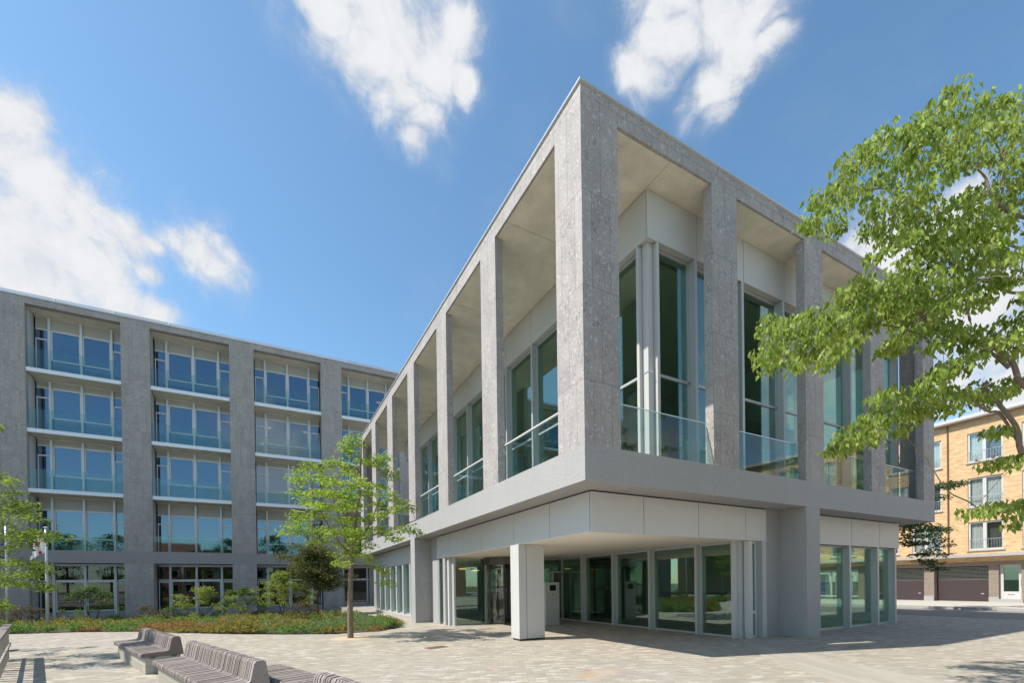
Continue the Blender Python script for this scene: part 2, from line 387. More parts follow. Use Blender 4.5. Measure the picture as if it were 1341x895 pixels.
M['bark'] = m_bark('grey_bark', (.135,.098,.075), (.30,.245,.20), ((.38,.27,.045), 7., .60))
M['bark_y'] = m_bark('lichen_bark', (.12,.09,.065), (.27,.22,.17), ((.42,.29,.04), 10., .56))
M['bark_d'] = m_bark('dark_bark', (.05,.042,.036), (.11,.095,.08))
M['flagw'] = m_flag('white_flag_cloth', (.75,.75,.74), [(.02,.62,.07,.09,(.55,.04,.03)),(-.12,.36,.12,.03,(.04,.04,.07)),(-.05,.85,.10,.03,(.05,.05,.08)),(.10,.28,.04,.07,(.5,.06,.05)),(-.22,.2,.06,.03,(.05,.05,.1)),(.1,1.02,.05,.05,(.5,.05,.05))])
M['flagb'] = m_flag('blue_flag_cloth', (.03,.07,.32), [(.05,.6,.05,.05,(.6,.5,.05))])
M['blue'] = m_plain('blue_shopfront', (.03,.10,.32), .4)
M['poster'] = m_plain('pale_poster', (.62,.68,.64), .5)

# ------------------------------------------------------------------ data traced from the site
PLAZA = [(-2.93,6.45,5.58),(-3.11,6.41,5.37),(-2.85,6.56,5.41),(-3.16,6.5,5.25),(-3.03,6.31,5.07),(-2.34,6.32,5.05),(-2.08,6.54,5.17),(-2.38,6.65,4.99),(-2.17,6.48,4.9),(-3.53,6.8,4.86),(-3.66,7.12,4.81),(-3.37,6.75,4.93),(-4.06,7.12,4.84),(-4.27,6.88,4.62),(-3.07,6.49,4.8),(-3.01,7.9,4.91),(-2.76,7.56,4.82),(-2.63,6.83,5.04),(-3.95,7.75,4.67),(-3.79,6.55,4.42),(-4.41,7.27,4.48),(-4.23,7.57,4.45),(-2.59,7.12,4.48),(-3.46,7.78,4.53),(-3.17,7.8,4.56),(-3.15,5.6,4.12),(-2.04,6.42,4.75),(-1.89,6.44,4.59),(-2.21,6.33,4.28),(-2.21,5.73,3.95),(-4.34,7.42,4.13),(-4.16,6.73,3.91),(-3.87,7.96,4.23),(-3.53,7.81,4.23),(-3.35,7.04,4.03),(-3.12,6.23,3.9),(-2.61,7.64,4.27),(-2.5,6.65,4.1),(-4.09,7.89,3.94),(-3.68,7.79,3.84),(-3.49,7.02,3.73),(-3.2,6.61,3.68),(-2.81,6.91,3.76),(-2.38,6.26,3.75),(-2.09,5.68,3.82),(-1.77,5.82,3.76),(-1.44,6.25,3.67),(-2.0,5.51,3.52),(-4.41,6.94,3.44),(-4.18,7.55,3.4),(-4.4,7.21,3.27),(-4.51,7.57,3.17),(-4.64,7.58,3.02),(-4.34,7.24,3.07),(-4.01,8.07,3.25),(-3.98,6.72,3.44),(-3.64,6.89,3.41),(-3.4,6.19,3.26),(-2.93,7.09,3.41),(-2.77,6.04,3.27),(-2.41,6.11,3.37),(-2.0,6.66,3.62),(-4.16,7.07,2.91),(-3.87,7.3,3.02),(-3.54,7.89,3.18),(-3.49,6.01,2.9),(-3.29,5.66,2.87),(-2.92,5.95,2.91),(-2.44,7.07,3.13),(-2.25,6.57,3.08),(-2.14,5.81,2.93),(-1.84,5.87,3.02),(-1.62,5.64,3.04),(-1.39,5.83,2.93),(-2.08,5.51,2.73),(-3.92,7.57,2.75),(-3.62,7.88,2.87),(-3.17,7.98,2.74),(-3.04,7.4,2.54),(-3.25,8.0,2.43),(-3.42,5.68,2.08),(-2.9,6.1,2.52),(-2.36,7.5,2.72),(-2.57,7.2,2.39),(-3.04,6.49,2.33),(-2.31,7.39,2.21),(-2.26,6.58,1.99),(-2.06,6.83,1.85),(-2.2,5.92,1.54),(-3.71,6.15,3.57),(-3.07,5.68,4.01),(-2.91,8.5,4.15),(-3.13,5.64,3.53),(-3.73,5.61,4.1),(-3.12,5.5,2.64),(-3.06,5.95,3.79),(-2.84,8.06,3.28),(-3.47,8.13,4.37),(-3.99,5.85,3.54),(-3.29,6.18,3.99),(-3.67,5.54,3.79),(-3.12,7.54,4.17),(-2.01,7.98,3.73),(-3.02,5.5,2.81),(-3.87,6.14,3.94),(-2.57,8.11,3.25),(-2.89,7.74,3.47),(-3.04,8.53,3.88),(-3.03,5.2,4.1),(-3.65,5.62,2.82),(-2.91,8.42,3.92),(-3.62,6.38,4.36),(-2.12,7.94,4.62),(-3.13,5.94,2.84),(-2.64,8.26,3.22)]
RIGHTT = [(1.93,-2.79,6.67),(1.29,-3.19,6.25),(1.05,-3.37,6.27),(1.47,-3.22,6.19),(2.56,-2.67,7.24),(2.7,-2.71,7.43),(2.51,-2.82,6.91),(2.69,-2.82,6.9),(2.79,-2.73,6.93),(1.9,-3.2,6.83),(2.28,-3.07,6.85),(1.39,-3.48,6.51),(1.56,-3.5,6.67),(2.76,-2.95,7.27),(1.26,-3.61,6.62),(1.56,-3.57,6.84),(2.39,-3.19,7.3),(2.08,-3.35,6.79),(1.71,-3.55,6.41),(1.57,-3.69,6.86),(3.12,-3.05,7.9),(3.24,-3.07,8.19),(2.6,-3.28,7.09),(2.66,-3.34,7.39),(2.39,-3.47,7.34),(2.81,-3.38,7.81),(2.07,-3.71,7.29),(3.24,-3.16,7.59),(3.35,-3.18,7.54),(2.06,-3.74,6.49),(2.45,-3.35,6.72),(2.26,-3.54,6.51),(1.92,-3.66,6.17),(3.23,-2.97,6.98),(3.28,-3.01,6.88),(3.23,-3.16,6.86),(2.95,-3.39,6.61),(3.5,-3.31,6.82),(2.19,-3.73,6.39),(2.87,-3.56,6.7),(3.34,-3.35,8.03),(2.51,-3.74,7.41),(2.26,-3.71,6.87),(2.97,-3.56,7.38),(2.71,-3.72,7.27),(2.75,-3.63,6.48),(2.65,-3.76,6.57),(3.04,-3.28,6.52),(2.71,-3.58,6.19),(3.7,-3.34,6.78),(1.99,-3.92,7.05),(3.16,-3.56,7.97),(2.17,-4.06,7.22),(2.47,-3.9,7.4),(2.73,-3.93,7.58),(3.54,-3.78,8.02),(2.7,-4.12,7.46),(3.85,-3.77,8.5),(2.45,-4.24,7.47),(3.37,-4.03,8.1),(3.5,-3.93,7.9),(4.25,-3.68,8.41),(2.47,-3.74,7.14),(2.11,-3.96,6.9),(3.43,-3.61,7.87),(2.34,-4.04,7.1),(2.28,-4.13,6.89),(3.7,-3.36,7.91),(2.95,-3.74,7.18),(3.5,-3.64,7.61),(2.61,-4.04,6.96),(3.3,-3.89,7.5),(4.27,-3.63,7.95),(3.76,-3.68,7.51),(3.56,-3.85,7.27),(4.07,-3.77,7.62),(4.18,-3.79,7.78),(3.09,-4.05,7.26),(2.61,-4.27,6.9),(4.61,-3.76,8.41),(2.65,-4.28,7.1),(4.12,-3.92,8.22),(3.45,-4.2,7.67),(3.44,-4.24,7.82),(4.65,-4.01,8.55),(3.51,-4.42,7.72),(5.01,-4.09,8.79),(4.69,-4.24,8.39),(4.45,-4.05,8.25),(4.87,-4.06,8.43),(3.49,-4.5,7.35),(4.3,-4.36,7.99),(3.31,-4.22,7.37),(3.49,-4.25,7.4),(3.87,-4.25,7.63),(5.07,-4.09,8.28),(4.06,-4.4,7.54),(3.26,-4.2,7.11),(3.81,-3.93,7.38),(4.03,-4.04,7.51),(4.49,-4.0,7.7),(5.04,-4.03,8.07),(4.51,-4.24,7.72),(3.18,-4.62,6.65),(3.26,-4.52,6.74),(4.73,-4.1,7.56),(4.37,-4.28,7.18),(4.32,-4.11,7.19),(4.68,-4.16,7.24),(4.64,-4.26,7.2),(4.0,-3.99,7.05),(4.38,-3.84,7.23),(4.09,-3.83,7.12),(3.11,-4.33,6.34),(4.37,-4.12,6.9),(4.48,-4.19,6.95),(4.89,-4.19,7.02),(4.15,-4.31,6.5),(3.86,-4.31,6.33),(3.23,-4.36,6.16),(3.48,-4.18,6.46),(4.02,-3.93,6.82),(2.68,-4.18,6.2),(2.69,-4.06,6.25),(2.42,-4.03,6.16),(2.77,-3.87,6.23),(4.18,-3.55,6.96),(2.75,-4.13,6.01),(3.25,-4.08,6.34),(3.57,-4.09,6.35),(4.31,-4.02,6.62),(4.22,-4.18,6.43),(2.39,-3.94,6.57),(3.57,-3.42,7.55),(2.08,-4.02,6.28),(2.7,-3.99,6.57),(2.22,-3.9,6.25),(3.3,-3.44,6.86),(3.43,-3.53,6.76),(3.23,-3.54,6.44),(3.26,-3.67,6.36),(2.56,-4.05,5.86),(3.39,-3.91,6.19),(3.83,-3.92,6.4),(3.82,-4.04,6.28),(3.95,-4.13,6.26),(1.34,-2.46,4.82),(0.55,-2.99,4.3),(0.78,-2.87,4.31),(1.31,-2.56,5.2),(1.47,-2.45,5.17),(1.74,-2.32,5.46),(1.31,-2.63,4.87),(0.74,-3.01,4.43),(1.65,-2.49,4.72),(1.52,-2.61,4.76),(1.6,-2.59,5.01),(0.67,-3.15,4.71),(1.41,-2.82,5.08),(1.4,-2.81,4.95),(0.91,-3.1,4.48),(0.73,-3.24,4.2),(2.1,-2.55,5.47),(1.54,-2.9,4.96),(1.66,-2.84,4.86),(1.67,-2.82,4.66),(1.15,-3.11,4.31),(1.77,-2.89,5.28),(1.43,-3.1,4.93),(1.55,-3.01,4.8),(1.79,-2.92,4.73),(2.35,-2.56,4.86),(1.84,-2.96,5.29),(2.47,-2.66,5.45),(2.49,-2.65,5.3),(1.85,-3.03,4.77),(2.37,-2.75,4.86),(1.38,-3.3,4.3),(1.35,-3.34,4.86),(1.56,-3.26,4.77),(2.63,-2.75,5.19),(1.39,-3.39,4.41),(2.22,-3.03,5.49),(2.7,-2.78,5.59),(1.74,-3.3,4.94),(1.83,-3.24,4.84),(2.33,-3.03,4.93),(1.83,-3.29,4.56),(1.41,-3.48,5.09),(1.9,-3.32,5.4),(2.22,-3.16,5.36),(1.54,-3.5,4.83),(2.57,-3.04,5.15),(1.52,-3.55,4.51),(2.9,-2.96,5.96),(1.89,-3.43,5.23),(2.65,-3.12,5.43),(2.07,-3.42,4.97),(2.27,-3.33,4.95),(1.84,-3.54,5.38),(2.22,-3.41,5.44),(2.38,-3.33,5.34),(2.75,-3.25,5.79),(1.95,-3.6,5.18),(2.34,-3.45,5.16),(2.38,-3.38,5.1),(2.44,-3.51,5.45),(2.99,-3.27,5.6),(1.94,-3.72,4.91),(3.41,-3.2,6.06),(2.88,-3.46,5.61),(2.45,-3.6,5.21),(3.28,-3.3,5.44),(1.88,-3.9,5.13),(2.77,-3.42,4.75),(2.74,-3.5,4.75),(3.09,-3.43,5.02),(1.58,-3.79,5.44),(2.19,-3.58,5.85),(2.21,-3.73,5.94),(1.99,-3.95,5.67),(2.5,-3.86,5.96),(3.22,-3.73,6.19),(3.95,-3.59,6.66),(4.3,-3.61,6.66),(3.05,-4.12,6.0),(4.2,-3.9,6.49),(4.24,-4.01,6.3),(2.98,-4.44,5.65),(1.98,-3.91,5.41),(3.31,-3.5,6.23),(2.75,-3.79,5.85),(3.57,-3.63,6.1),(4.06,-3.57,6.41),(3.24,-3.8,6.08),(2.75,-4.12,5.63),(3.6,-3.96,6.1),(3.57,-4.1,5.91),(4.61,-3.95,6.33),(3.54,-4.38,5.8),(4.58,-4.19,6.16),(3.19,-4.45,5.46),(4.8,-3.92,6.29),(4.08,-4.0,6.01),(4.21,-3.81,6.24),(3.98,-3.8,6.05),(3.36,-3.88,5.84),(2.22,-4.12,5.23),(3.54,-3.54,6.07),(2.71,-3.71,5.65),(2.02,-3.85,5.33),(3.09,-3.34,5.78),(3.66,-3.28,6.01),(2.95,-3.68,5.58),(2.45,-3.97,5.23),(2.64,-4.03,5.29),(3.04,-4.02,5.45),(3.73,-3.95,5.75),(3.38,-4.13,5.54),(4.45,-4.03,5.95),(3.5,-4.35,5.41),(3.58,-4.42,5.42),(4.44,-4.3,5.78),(3.88,-4.23,5.54),(1.95,-3.82,5.01),(2.62,-3.69,5.32),(2.97,-3.71,5.41),(2.62,-3.93,5.2),(3.72,-3.71,5.67),(3.1,-4.03,5.32),(4.06,-3.86,5.74),(3.82,-4.04,5.58),(3.89,-4.12,5.46),(4.79,-3.82,5.76),(4.07,-3.92,5.47),(3.0,-4.13,5.11),(2.42,-4.19,4.88),(3.05,-3.88,5.22),(3.52,-3.58,5.49),(2.69,-3.76,5.19),(2.15,-3.79,4.93),(2.94,-3.39,5.18),(3.22,-3.46,5.33),(3.44,-3.57,5.32),(3.69,-3.61,5.42),(2.62,-4.06,4.9),(2.06,-3.86,4.57),(3.52,-3.42,5.11),(3.86,-3.39,5.36),(2.86,-3.92,4.87),(4.13,-3.61,5.35),(4.21,-3.7,5.27),(2.94,-3.94,4.76),(4.11,-3.68,5.14),(2.36,-4.03,4.4),(3.08,-3.9,4.67),(3.37,-4.0,4.74),(3.77,-3.98,4.98),(3.54,-4.03,4.73),(4.47,-3.84,5.19),(4.18,-4.01,5.07),(3.79,-4.08,4.74),(4.3,-4.04,4.95),(3.48,-4.36,4.6),(3.12,-4.51,4.45),(4.06,-4.19,4.74),(3.61,-4.48,4.89),(3.69,-4.48,4.8),(3.67,-4.42,4.84),(4.69,-4.24,5.03),(3.69,-4.44,4.49),(4.86,-4.12,4.85),(3.23,-3.86,4.43),(2.52,-4.19,4.14),(3.17,-4.1,4.41),(2.9,-4.26,4.29),(3.24,-4.05,4.31),(2.29,-4.03,4.0),(4.13,-3.59,4.67),(2.97,-3.35,4.85),(2.34,-3.66,4.62),(2.46,-2.85,3.43),(2.46,-2.92,3.52),(1.46,-3.46,3.29),(2.74,-2.86,3.47),(2.19,-3.2,3.58),(2.62,-3.0,3.5),(2.24,-3.29,3.64),(2.11,-3.36,3.44),(1.63,-3.66,3.49),(1.78,-3.62,3.36),(2.89,-3.11,3.53),(2.49,-3.38,3.87),(1.64,-3.78,3.72),(3.16,-3.19,3.96),(3.21,-3.16,3.81),(2.23,-3.61,3.96),(3.1,-3.34,4.27),(2.28,-3.68,3.8),(2.32,-3.67,3.63),(2.62,-3.6,3.54),(2.85,-3.58,4.03),(2.97,-3.53,3.86),(3.48,-3.44,4.29),(2.9,-3.68,3.89),(3.62,-3.42,3.94),(2.14,-4.03,3.88),(2.41,-3.96,3.81),(3.29,-3.68,3.89),(2.47,-4.02,4.03),(3.91,-3.59,4.33),(3.04,-3.86,3.9),(3.41,-3.78,3.86),(3.64,-3.75,4.23),(3.82,-3.76,4.12),(3.25,-4.0,3.83),(3.53,-3.88,4.12),(2.86,-4.19,3.83),(3.97,-3.87,4.07),(4.42,-3.84,4.22),(4.59,-3.87,4.43),(4.83,-3.85,4.37),(4.71,-3.91,4.17),(3.69,-4.27,3.98),(4.05,-4.24,4.06),(4.67,-4.17,4.38),(4.92,-4.18,4.39),(4.68,-3.98,3.67),(3.67,-4.29,3.47),(5.0,-4.01,3.28),(4.34,-4.26,3.16),(3.22,-4.58,2.9),(4.39,-3.98,3.17),(4.2,-4.14,3.12),(2.86,-4.23,2.31),(3.13,-4.3,2.35),(4.52,-4.02,2.56),(4.74,-4.05,2.54),(4.13,-4.3,2.45),(3.93,-4.41,2.46),(3.9,-4.4,2.2),(3.75,-4.45,2.29),(4.77,-5.37,2.54),(5.02,-6.23,6.31),(4.51,-5.34,3.59),(6.74,-4.43,4.49),(6.48,-5.53,3.13),(9.05,-5.74,2.96),(6.11,-5.3,5.62),(6.5,-5.96,3.89),(9.3,-6.36,6.98),(5.6,-5.43,7.49),(7.36,-5.52,3.27),(11.12,-6.28,9.61),(3.64,-4.57,5.1),(7.04,-6.13,4.56),(7.32,-4.67,6.19),(5.11,-6.12,5.15),(6.19,-4.58,5.44),(4.26,-4.65,6.47),(7.0,-5.27,8.09),(6.57,-4.21,6.07),(3.82,-5.49,3.85),(8.78,-6.08,6.1),(3.04,-4.97,3.89),(4.09,-6.0,2.79),(5.69,-5.45,6.31),(6.68,-5.32,3.38),(5.86,-5.15,3.15),(5.53,-5.96,2.6),(7.52,-5.88,2.69),(9.44,-6.09,6.9),(7.96,-6.25,3.68),(8.12,-6.32,2.67),(5.7,-4.5,6.05),(4.68,-5.34,3.09),(6.95,-4.83,5.93),(5.85,-6.35,6.45),(5.92,-4.32,7.65),(6.56,-4.68,3.7),(5.17,-4.35,6.01),(8.23,-5.9,5.66),(7.74,-5.98,7.38),(4.49,-4.79,3.78),(6.99,-4.3,7.23),(5.02,-5.53,6.06),(8.09,-5.99,4.94),(6.94,-5.34,3.97),(5.05,-6.02,5.04),(3.2,-5.05,6.07),(9.0,-5.35,4.96),(2.08,-5.0,4.56),(7.72,-6.13,3.26),(8.69,-5.8,3.39),(5.89,-5.69,2.81),(7.88,-4.64,8.76),(2.57,-4.78,5.18),(7.96,-6.03,3.33),(5.55,-5.06,7.9),(4.66,-4.48,6.61),(5.59,-5.3,2.76),(6.66,-4.49,4.55),(3.68,-5.11,4.36),(3.62,-5.62,3.13),(5.71,-4.81,2.73),(9.05,-5.48,3.22),(3.73,-5.77,5.64),(4.79,-4.38,6.57),(4.93,-4.35,7.51),(3.96,-4.8,6.79)]
RIGHTB = [([(5.88,-5.26,-0.09),(5.73,-5.17,2.68),(5.57,-5.07,5.02),(5.51,-5.02,6.83)],0.11),([(5.65,-5.13,2.68),(4.8,-4.67,3.54),(4.24,-4.37,3.23),(4.1,-4.29,3.55),(3.87,-4.17,4.09),(3.84,-4.15,4.2)],0.05),([(5.64,-5.12,3.1),(4.62,-4.57,3.97),(4.26,-4.37,4.19),(4.04,-4.26,4.43),(3.78,-4.12,4.68),(3.32,-3.87,4.84),(2.9,-3.64,5.19),(2.62,-3.5,5.44)],0.045),([(4.04,-4.26,4.43),(3.88,-4.17,4.59),(3.74,-4.09,4.68)],0.03),([(3.18,-3.79,4.77),(2.99,-3.69,4.95),(2.57,-3.47,5.01),(2.0,-3.17,4.95),(1.63,-2.97,4.89)],0.018),([(4.24,-4.37,3.39),(3.96,-4.22,3.77),(3.84,-4.15,3.84),(3.58,-4.02,3.86),(3.12,-3.77,3.92),(2.74,-3.57,3.84),(2.27,-3.32,3.58)],0.02),([(5.57,-5.07,5.02),(4.83,-4.67,5.35),(4.27,-4.38,5.33),(4.08,-4.27,5.42),(3.89,-4.17,5.58),(3.66,-4.05,5.67)],0.03),([(5.56,-5.06,5.23),(4.74,-4.62,5.99),(4.28,-4.38,6.11),(3.95,-4.2,6.22)],0.03),([(5.53,-5.04,5.98),(4.84,-4.67,6.31),(4.19,-4.32,6.53),(3.91,-4.17,6.86),(3.82,-4.12,7.07),(3.76,-4.09,7.18)],0.03),([(4.19,-4.32,6.48),(3.96,-4.2,6.64),(4.01,-4.22,7.28),(3.85,-4.13,7.82)],0.018),([(4.01,-4.22,7.28),(4.31,-4.38,7.7)],0.012),([(3.61,-4.02,5.32),(3.24,-3.82,6.02),(3.2,-3.8,6.71),(2.78,-3.57,6.92),(2.31,-3.32,6.99),(1.94,-3.12,6.91)],0.018),([(3.56,-4.0,5.37),(3.38,-3.9,5.91),(3.32,-3.86,6.12)],0.014),([(5.26,-4.92,2.68),(4.23,-4.37,2.49),(3.85,-4.16,2.41),(3.57,-4.02,2.55),(3.29,-3.87,2.71),(3.06,-3.74,3.14),(2.73,-3.57,3.52)],0.014),([(3.06,-3.74,3.14),(3.02,-3.72,3.57),(3.07,-3.74,3.89)],0.006),([(3.6,-4.02,4.95),(3.59,-4.01,5.26),(3.53,-3.98,5.48)],0.016)]
LEFTT = [(-9.64,5.91,3.69),(-9.35,5.34,3.52),(-10.05,7.23,3.58),(-9.41,5.75,3.36),(-9.54,5.68,3.18),(-9.42,5.77,3.14),(-9.54,6.5,3.25),(-9.11,5.49,3.09),(-9.5,5.75,3.01),(-9.3,5.53,2.99),(-9.59,6.85,3.07),(-8.97,5.17,2.81),(-9.93,6.66,2.9),(-9.98,7.05,2.91),(-9.11,5.15,2.55),(-9.03,5.21,2.56),(-9.39,6.73,2.7),(-9.16,6.45,2.65),(-8.64,5.13,2.48),(-9.77,6.29,2.52),(-10.02,7.3,2.64),(-9.69,6.7,2.56),(-9.15,6.28,2.57),(-9.88,6.51,2.31),(-10.08,7.32,2.44),(-9.12,5.37,2.36),(-9.38,5.32,2.01),(-9.88,6.95,2.05),(-9.07,5.43,1.99),(-9.5,7.04,2.03),(-9.18,6.34,1.87),(-9.44,6.42,1.94),(-10.13,7.19,1.8),(-9.48,5.76,1.79),(-9.82,7.19,1.83),(-9.07,5.18,1.77),(-9.43,5.5,1.61),(-9.8,6.96,1.59),(-9.51,6.82,1.62),(-9.39,6.82,1.52),(-9.21,6.64,1.52),(-10.11,7.05,3.13),(-9.48,5.32,2.58),(-9.62,5.67,2.02),(-10.19,7.22,1.7),(-9.61,5.75,1.17),(-9.61,5.48,1.25),(-10.68,8.15,5.41),(-10.95,6.65,4.06),(-11.62,7.11,3.12),(-10.38,5.94,4.7),(-10.99,7.55,4.9),(-11.71,7.18,4.83),(-10.43,5.42,2.8),(-10.48,5.23,4.06),(-10.34,5.53,2.39),(-10.56,5.35,3.24),(-10.86,8.56,4.35),(-12.01,8.47,3.23),(-10.59,5.93,4.07),(-11.6,7.98,5.29),(-10.4,5.74,4.19),(-11.4,5.94,2.27),(-12.04,7.29,2.94),(-13.06,8.46,4.86),(-13.37,9.43,5.15),(-12.07,6.53,3.14),(-9.58,5.23,4.51),(-12.94,9.71,5.17),(-13.01,9.82,5.32),(-11.15,8.3,5.37),(-11.51,8.46,5.29),(-12.53,9.34,3.18),(-11.9,8.31,3.06),(-10.85,5.79,3.56),(-10.76,7.84,4.23),(-11.38,6.94,3.27),(-11.62,7.09,4.94),(-12.71,9.75,4.02),(-11.65,6.18,2.3),(-11.28,5.37,2.44),(-10.72,7.66,2.57),(-13.39,9.34,3.05),(-11.65,6.73,3.37),(-13.67,10.03,4.41),(-10.09,5.4,3.51),(-11.51,6.08,3.83)]
EASTT = [(20.64,3.11,3.9),(20.86,2.82,3.92),(21.32,2.62,3.87),(21.96,2.48,3.75),(21.76,2.21,3.7),(19.99,2.87,3.38),(21.04,2.89,3.42),(20.35,2.15,3.32),(19.79,2.58,2.99),(21.27,2.19,3.18),(21.38,2.2,5.65),(21.91,2.1,5.58),(22.38,1.91,5.77),(21.45,2.23,5.11),(19.22,2.92,6.76),(20.3,3.19,6.77),(20.25,3.36,6.52),(20.83,1.56,5.47),(19.55,2.61,3.57),(21.24,2.69,3.65),(20.66,2.14,3.46),(20.0,2.96,3.18),(20.19,2.67,3.05),(21.35,2.73,3.09),(20.86,2.39,2.71),(21.01,2.61,2.28),(20.05,2.03,2.13),(21.95,2.41,2.56),(21.61,2.12,2.93),(20.65,2.15,1.92),(20.97,2.78,2.57),(19.23,2.4,3.75),(18.44,3.74,2.22),(16.67,3.45,3.8),(18.03,4.53,3.03),(19.34,3.86,7.3),(18.21,2.85,5.61),(18.02,3.01,5.55),(19.89,3.7,7.12),(18.07,4.51,2.13),(18.54,3.37,4.27),(17.45,2.89,4.2),(19.19,4.03,2.65),(17.29,4.37,3.22),(17.65,3.9,6.66),(18.74,4.34,6.17),(18.29,3.05,6.96),(19.98,3.26,3.79),(17.0,3.76,5.4),(16.54,3.88,3.88),(18.42,2.84,4.71),(19.79,4.03,4.77),(19.93,3.89,4.31),(18.38,3.59,2.09)]
COURT = [(-3.0,19.39,3.65),(-2.66,20.21,3.8),(-3.18,19.76,3.38),(-2.88,19.34,3.36),(-2.6,18.8,3.4),(-3.52,19.73,3.08),(-3.14,20.38,3.05),(-2.85,19.71,3.09),(-2.55,19.34,3.07),(-2.28,19.31,3.15),(-3.73,20.75,2.99),(-3.7,20.19,2.67),(-3.43,19.11,2.69),(-2.94,20.37,2.76),(-2.52,20.41,2.76),(-2.32,18.97,2.77),(-1.98,19.6,2.88),(-3.79,19.72,2.43),(-3.56,19.2,2.27),(-3.25,19.02,2.33),(-2.95,18.73,2.33),(-2.57,19.22,2.42),(-2.21,19.47,2.43),(-1.96,18.61,2.47),(-3.32,20.94,2.02),(-3.01,20.47,2.01),(-2.71,20.01,2.0),(-2.37,19.94,2.07),(-2.16,18.75,2.04),(-1.78,19.59,2.14),(-2.94,20.59,1.71),(-2.6,20.47,1.63),(-2.4,19.05,1.69),(-1.92,19.64,1.77),(-1.79,18.48,1.68),(-3.26,18.98,1.63),(-2.31,18.68,1.47)]
COURTB = [-2.78,19.64,-0.1]
CLOUDS = [(-0.2791,0.7727,0.5701,0.048),(-0.3237,0.7867,0.5257,0.0804),(-0.2767,0.8017,0.5299,0.0663),(-0.2542,0.8198,0.5132,0.0749),(-0.2118,0.8347,0.5084,0.0726),(-0.2863,0.8465,0.4489,0.0886),(-0.2345,0.8559,0.461,0.0697),(-0.1752,0.8398,0.5139,0.0494),(-0.1663,0.8588,0.4845,0.0283),(-0.2057,0.8734,0.4415,0.0419),(-0.2711,0.8687,0.4145,0.0602),(-0.1722,0.8843,0.434,0.0394),(-0.1409,0.8465,0.5134,0.0208),(-0.1024,0.8422,0.5293,0.0292),(-0.0793,0.8536,0.5148,0.0458),(-0.0598,0.8627,0.5022,0.0443),(-0.0911,0.831,0.5488,0.0212),(-0.038,0.8553,0.5168,0.0234),(-0.3801,0.8266,0.415,0.1031),(0.1505,0.6138,0.775,0.0898),(0.0895,0.6294,0.7719,0.0355),(0.204,0.6162,0.7607,0.0668),(0.1768,0.6596,0.7305,0.0582),(0.2024,0.6705,0.7138,0.0458),(0.2023,0.6924,0.6926,0.0279),(0.2395,0.5746,0.7826,0.0424),(0.2595,0.6116,0.7474,0.0306),(0.1264,0.6476,0.7514,0.0453),(0.1385,0.5803,0.8026,0.1026),(0.5224,0.398,0.7541,0.0655),(0.5007,0.4421,0.7442,0.0397),(0.4928,0.4769,0.7278,0.0335),(0.5649,0.4015,0.7209,0.0506),(0.5609,0.4415,0.7003,0.0442),(0.5842,0.4539,0.6729,0.026),(0.5931,0.3711,0.7145,0.0269),(0.5511,0.3693,0.7483,0.0449),(0.4663,0.4103,0.7837,0.0519),(0.7977,0.3303,0.5046,0.0548),(0.8169,0.2603,0.5147,0.0403),(0.8238,0.2253,0.5202,0.0376),(0.8656,0.2089,0.455,0.0343),(0.8341,0.2995,0.4632,0.0447),(0.8877,0.2515,0.3855,0.0601),(0.9185,0.2146,0.332,0.0576),(0.9058,0.2817,0.3166,0.0373),(0.9365,0.2272,0.2673,0.0518),(0.9326,0.1652,0.321,0.0751),(0.8015,0.3416,0.4909,0.0375)]
SKY_AIR, SKY_DUST, SKY_OZ = 1.0, .6, 2.0
SKY_T = (1.,1.,1.); SKY_S = .10; CLOUD_K = 1.; SUN_E = 4.2; EXPO = 0.0
SKY_AIR, SKY_DUST, SKY_OZ = 1.0, .4, 3.0
SKY_T = (1.,1.2,1.15); SKY_S = .14; CLOUD_K = .40; SUN_E = 5.0; EXPO = .40


# ------------------------------------------------------------------ ground
BED = [(-13.11,15.0),(-11,14.4),(-8.63,13.03),(-7.7,11.8),(-6.21,10.3),(-4.51,8.97),(-3.3,8.25),(-1.9,8.3),(-1.04,9.15),(-.62,10.6),(-.5,14.),(-.5,31.75)]
def bedz(x, y): return -.52*min(1,max(0,(y-15)/14.)) if x < -.4 else 0.
pv = [(-150,30),(-30,24),(-20,19.5),(-16,16.6)] + BED + [(14,31.75),(21.2,31.75),(21.2,-150),(-150,-150)]
o = MB().prism(pv[::-1], -.35, 0.).build('plaza_paving', M['paving']); tag(o, 'beige clay paver square in front of the offices', 'paving', kind='structure')
o = MB().add([(-900,-900,-1.2),(900,-900,-1.2),(900,900,-1.2),(-900,900,-1.2)],[(0,1,2,3)]).build('terrain', M['terrain']); tag(o, 'flat ground around the square', 'ground', kind='structure')
# bed soil follows the gentle fall towards the offices behind
mb = MB(); nx, ny = 44, 40; idx = {}
import bisect
def bed_front(x):
    pts = [(-40,26.)] + [(-30,24),(-20,19.5),(-16,16.6)] + BED[:10]
    for (x0,y0),(x1,y1) in zip(pts, pts[1:]):
        if x0 <= x <= x1: return y0 + (y1-y0)*(x-x0)/(x1-x0)
    return 10.6
vs = []; fs = []
for i in range(nx+1):
    x = -30 + 29.5*i/nx
    f = bed_front(x)+.0
    for j in range(ny+1):
        y = f + (32.9-f)*j/ny
        edge = min(1, j/3.)
        vs.append((x, y, bedz(x,y) -.04 + .10*edge + .05*noise.noise((x*.8,y*.8,0))*edge))
for i in range(nx):
    for j in range(ny):
        a = i*(ny+1)+j; fs.append((a, a+ny+1, a+ny+2, a+1))
o = MB().add(vs, fs).build('planting_bed', M['soil'], smooth=True); tag(o, 'dark mulched planting bed before the tall offices', 'planting bed', kind='structure')
